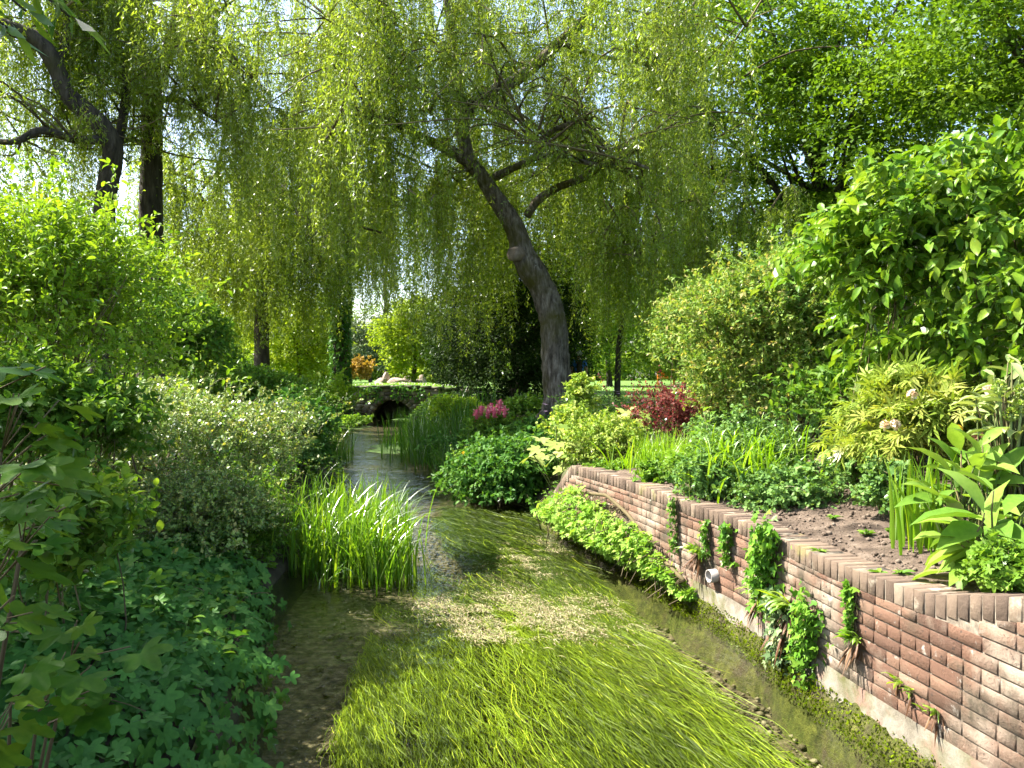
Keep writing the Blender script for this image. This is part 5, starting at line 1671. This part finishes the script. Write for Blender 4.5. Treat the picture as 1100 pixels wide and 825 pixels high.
M['skin'] = plainmat('skin', (.5, .3, .22), .6, .08)
M['whitehair'] = plainmat('white_hair', (.8, .8, .78), .8, .15, 40)
M['brownhair'] = plainmat('red_brown_hair', (.24, .09, .04), .8, .2, 40)
M['bluetop'] = plainmat('blue_cloth', (.06, .17, .5), .85, .15, 20)
M['darkcloth'] = plainmat('dark_cloth', (.018, .018, .025), .9, .2, 20)
M['strap'] = plainmat('dark_backpack', (.06, .045, .035), .85, .2, 20)


def person(x, Y, zf, yaw, label, hair, seated=False, pack=False):
    t = empty('person', (x, Y, zf), label, 'person')
    t.rotation_euler = (0, 0, yaw)
    if not seated:
        J = {'pelvis': ((0, 0, .92), (.15, .11)), 'waist': ((0, 0, 1.06), (.135, .1)), 'chest': ((0, 0, 1.25), (.165, .115)), 'neck0': ((0, 0, 1.40), (.07, .065)), 'neck': ((0, .015, 1.46), .052), 'head0': ((0, .02, 1.54), (.078, .088)), 'head': ((0, .02, 1.63), (.07, .08)),
             'shl': ((-.185, 0, 1.36), .062), 'ell': ((-.25, -.03, 1.10), .042), 'wrl': ((-.23, .08, .88), .03), 'hal': ((-.22, .11, .80), (.022, .04)),
             'shr': ((.185, 0, 1.36), .062), 'elr': ((.25, -.03, 1.10), .042), 'wrr': ((.23, .08, .88), .03), 'har': ((.22, .11, .80), (.022, .04)),
             'hil': ((-.095, 0, .84), .095), 'knl': ((-.10, .03, .48), .062), 'anl': ((-.10, -.02, .09), .042), 'tol': ((-.115, .15, .035), (.042, .03)),
             'hir': ((.095, 0, .84), .095), 'knr': ((.10, -.01, .48), .062), 'anr': ((.10, -.07, .09), .042), 'tor': ((.115, .10, .035), (.042, .03))}
    else:
        J = {'pelvis': ((0, 0, .14), (.16, .13)), 'waist': ((0, .02, .28), (.135, .105)), 'chest': ((0, .05, .46), (.165, .115)), 'neck0': ((0, .06, .61), (.07, .065)), 'neck': ((0, .08, .66), .052), 'head0': ((0, .09, .74), (.078, .088)), 'head': ((0, .09, .83), (.07, .08)),
             'shl': ((-.185, .05, .56), .062), 'ell': ((-.24, .16, .34), .042), 'wrl': ((-.12, .34, .32), .03), 'hal': ((-.06, .38, .32), (.022, .035)),
             'shr': ((.185, .05, .56), .062), 'elr': ((.24, .16, .34), .042), 'wrr': ((.12, .34, .32), .03), 'har': ((.06, .38, .32), (.022, .035)),
             'hil': ((-.1, .06, .13), .095), 'knl': ((-.16, .42, .38), .062), 'anl': ((-.13, .55, .08), .042), 'tol': ((-.14, .70, .035), (.042, .03)),
             'hir': ((.1, .06, .13), .095), 'knr': ((.16, .42, .38), .062), 'anr': ((.13, .55, .08), .042), 'tor': ((.14, .70, .035), (.042, .03))}
    B = [('pelvis', 'waist'), ('waist', 'chest'), ('chest', 'neck0'), ('neck0', 'neck'), ('neck', 'head0'), ('head0', 'head')]
    for s in 'lr':
        B += [('chest', 'sh' + s), ('sh' + s, 'el' + s), ('el' + s, 'wr' + s), ('wr' + s, 'ha' + s), ('pelvis', 'hi' + s), ('hi' + s, 'kn' + s), ('kn' + s, 'an' + s), ('an' + s, 'to' + s)]
    skin_body('body', J, B, M['skin'], t)
    sc_ = lambda k, f: (J[k][0], tuple(v * f for v in J[k][1]) if isinstance(J[k][1], tuple) else J[k][1] * f)
    top = {k: sc_(k, 1.16) for k in ('waist', 'chest', 'neck0', 'shl', 'shr')}
    top = {'chest': top['chest'], 'waist': top['waist'], 'pelvis': sc_('pelvis', 1.1), 'neck0': sc_('neck0', 1.1), 'shl': top['shl'], 'shr': top['shr']}
    for s in 'lr':
        a = np.array(J['sh' + s][0]); b = np.array(J['el' + s][0]); top['up' + s] = (tuple(a + (b - a) * .75), .058)
    skin_body('shirt', top, [('chest', 'waist'), ('waist', 'pelvis'), ('chest', 'neck0'), ('chest', 'shl'), ('chest', 'shr'), ('shl', 'upl'), ('shr', 'upr')], M['bluetop'], t)
    tr = {'pelvis': sc_('pelvis', 1.06)}
    for s in 'lr':
        for k in ('hi', 'kn', 'an'): tr[k + s] = sc_(k + s, 1.22)
    skin_body('trousers', tr, [('pelvis', 'hil'), ('pelvis', 'hir'), ('hil', 'knl'), ('hir', 'knr'), ('knl', 'anl'), ('knr', 'anr')], M['darkcloth'], t)
    # hair: a cap over the back and top of the head
    h = np.array(J['head'][0]) + np.array([0, -.012, .0])
    rg = RNG(4); a = Acc(); n = 520
    d = rand_dirs(rg, n); d = d[(d[:, 2] > -.55) & ~((d[:, 1] > .35) & (d[:, 2] < .45))]
    scatter(a, t_lance(), h + d * np.array([.082, .096, .098]), unit(np.array([0, -.2, -.6]) + .5 * rand_dirs(rg, len(d))), d, .06, .7, rg.random(len(d)))
    bm = bmesh.new(); bmesh.ops.create_uvsphere(bm, u_segments=16, v_segments=10, radius=1)
    V = np.array([v.co for v in bm.verts]) * np.array([.083, .096, .095]) + h + np.array([0, -.012, .008])
    f4 = [[v.index for v in f.verts] for f in bm.faces if len(f.verts) == 4]; f3 = [[v.index for v in f.verts] for f in bm.faces if len(f.verts) == 3]; bm.free()
    a.add(V, f3, f4)
    loc = np.array(t.location); hv = Acc()
    o = a.build('hair', hair, None, True); o.parent = t
    # face
    f = Acc(); hc = np.array(J['head0'][0])
    f.add(np.array([[-.012, .085, .015], [.012, .085, .015], [.016, .085, -.012], [-.016, .085, -.012], [0, .112, -.006], [0, .09, .04]]) + hc + np.array([0, .0, .03]), [[0, 4, 5], [5, 4, 1], [1, 4, 2], [2, 4, 3], [3, 4, 0]])
    o = f.build('nose', M['skin'], None); o.parent = t
    e = Acc()
    for sx in (-.03, .03): tube(e, [hc + np.array([sx, .07, .065]), hc + np.array([sx, .093, .065])], .009, 8)
    o = e.build('eyes', M['darkcloth'], None); o.parent = t
    if pack:
        pk = Acc()
        for sx in (-.0,):
            c = np.array([sx, -.17, 1.16]); w, d, hh = .055, .05, .2
            tube(pk, [c + np.array([0, 0, z]) for z in (-.2, -.14, 0, .14, .2)], [.045, .085, .095, .085, .04], 12)
        for sx in (-1, 1):
            tube(pk, smooth_path([(sx * .06, -.15, 1.3), (sx * .12, -.06, 1.42), (sx * .12, .1, 1.32), (sx * .13, .1, 1.15)], 10), .018, 6)
        o = pk.build('shoulder_bag', M['strap'], None, True); o.parent = t
    return t


Y = 26.7; x = (622 - 550) / F * Y
person(x, Y, float(H(x, Y)), 0, 'white-haired person in a blue top seen from behind, walking past the leaning trunk', M['whitehair'], False, True)
Y = 30.5; x = (243 - 550) / F * Y
person(x, Y, 1.72 - .93, math.radians(-100), 'brown-haired person in a blue top sitting low on the left bank', M['brownhair'], True)

# orange garden seat across the lawn
M['orange'] = plainmat('orange_wood', (.62, .2, .02), .6, .2, 6)
Y = 47; b = at(715, Y)
t = empty('garden_bench', b, 'orange wooden bench across the lawn, half hidden by the purple berberis', 'bench')


def box(acc, c, s):
    c = np.asarray(c, float); s = np.asarray(s, float) / 2; ch = min(s) * .15
    V, f = [], []
    bm = bmesh.new(); bmesh.ops.create_cube(bm, size=1)
    for v in bm.verts: v.co = Vector((v.co.x * s[0] * 2, v.co.y * s[1] * 2, v.co.z * s[2] * 2))
    bmesh.ops.bevel(bm, geom=bm.edges[:], offset=ch, segments=1, affect='EDGES')
    bm.verts.ensure_lookup_table()
    V = np.array([v.co for v in bm.verts]) + c
    bm.verts.index_update()
    acc.add(V, [[v.index for v in q.verts] for q in bm.faces if len(q.verts) == 3], [[v.index for v in q.verts] for q in bm.faces if len(q.verts) == 4]); bm.free()


a = Acc()
for k in range(4): box(a, b + [0, -.06 - .11 * k, .45], (1.0, .09, .035))
a.build('seat', M['orange'], t)
a = Acc()
for k in range(4): box(a, b + [0, .04 + .012 * k, .55 + .12 * k], (1.0, .03, .085))
a.build('backrest', M['orange'], t)
for sx in (-.46, .46):
    for yy, h in ((-.38, .43), (.0, .95)):
        a = Acc(); box(a, b + [sx, yy, h / 2], (.06, .055, h)); a.build('leg', M['orange'], t)
    a = Acc(); box(a, b + [sx, -.2, .64], (.06, .44, .04)); a.build('armrest', M['orange'], t)

# rockery beyond the bridge
M['rock'] = surfmat('pink_grey_rock', [(.22, .16, .13), (.38, .29, .24), (.5, .42, .36)], 3, .9, .8, 8, .06)


def rock(px, py, Y, s, label, seed):
    r = RNG(seed); x = (px - 550) / F * Y; z = float(H(x, Y))
    bm = bmesh.new(); bmesh.ops.create_icosphere(bm, subdivisions=3, radius=1)
    V = np.array([v.co for v in bm.verts])
    lf = lumpy(r, 12, .35, 5); V = V * lf(V)[:, None]
    n = unit(r.normal(0, 1, (7, 3)))
    for k in n:
        d = V @ k; V = V - k * np.clip(d - .72, 0, 9)[:, None] * .9
    V = V * np.asarray(s) + np.array([x, Y, z + s[2] * .55])
    f = [[v.index for v in q.verts] for q in bm.faces]; bm.free()
    o = mesh('rock', V, [np.array(f)], M['rock']); tag(o, label, 'rock', 'rockery stones beyond the bridge')


rock(415, 405, 52, (.24, .22, .5), 'upright pale pink stone left in the rockery beyond the bridge', 1)
rock(409, 411, 51, (.42, .35, .28), 'brown stone at the left end of the rockery', 2)
rock(424, 410, 51.5, (.55, .4, .22), 'long flat pink stone in the middle of the rockery', 3)
rock(436, 408, 52, (.3, .3, .42), 'small pale stone behind the hanging yellow-green leaves', 4)
rock(447, 410, 51, (.4, .35, .28), 'pinkish stone at the right part of the rockery', 5)
rock(454, 409, 52, (.3, .3, .4), 'small upright stone at the right end of the rockery', 6)
bush('shrub', 'rusty brown shrub on the lawn right of the ivy-clad trunk', 'shrub', 'rust', 380, 385, 412, 36, 55, 260, 9, OV, .22, 251, wid=.6, shoot=.5, stems=6)
bush('shrub', 'pale leafy shrub at the right end of the rockery', 'shrub', 'cream', 457, 398, 415, 26, 53, 160, 9, OV, .2, 252, wid=.5, shoot=.4, stems=4)
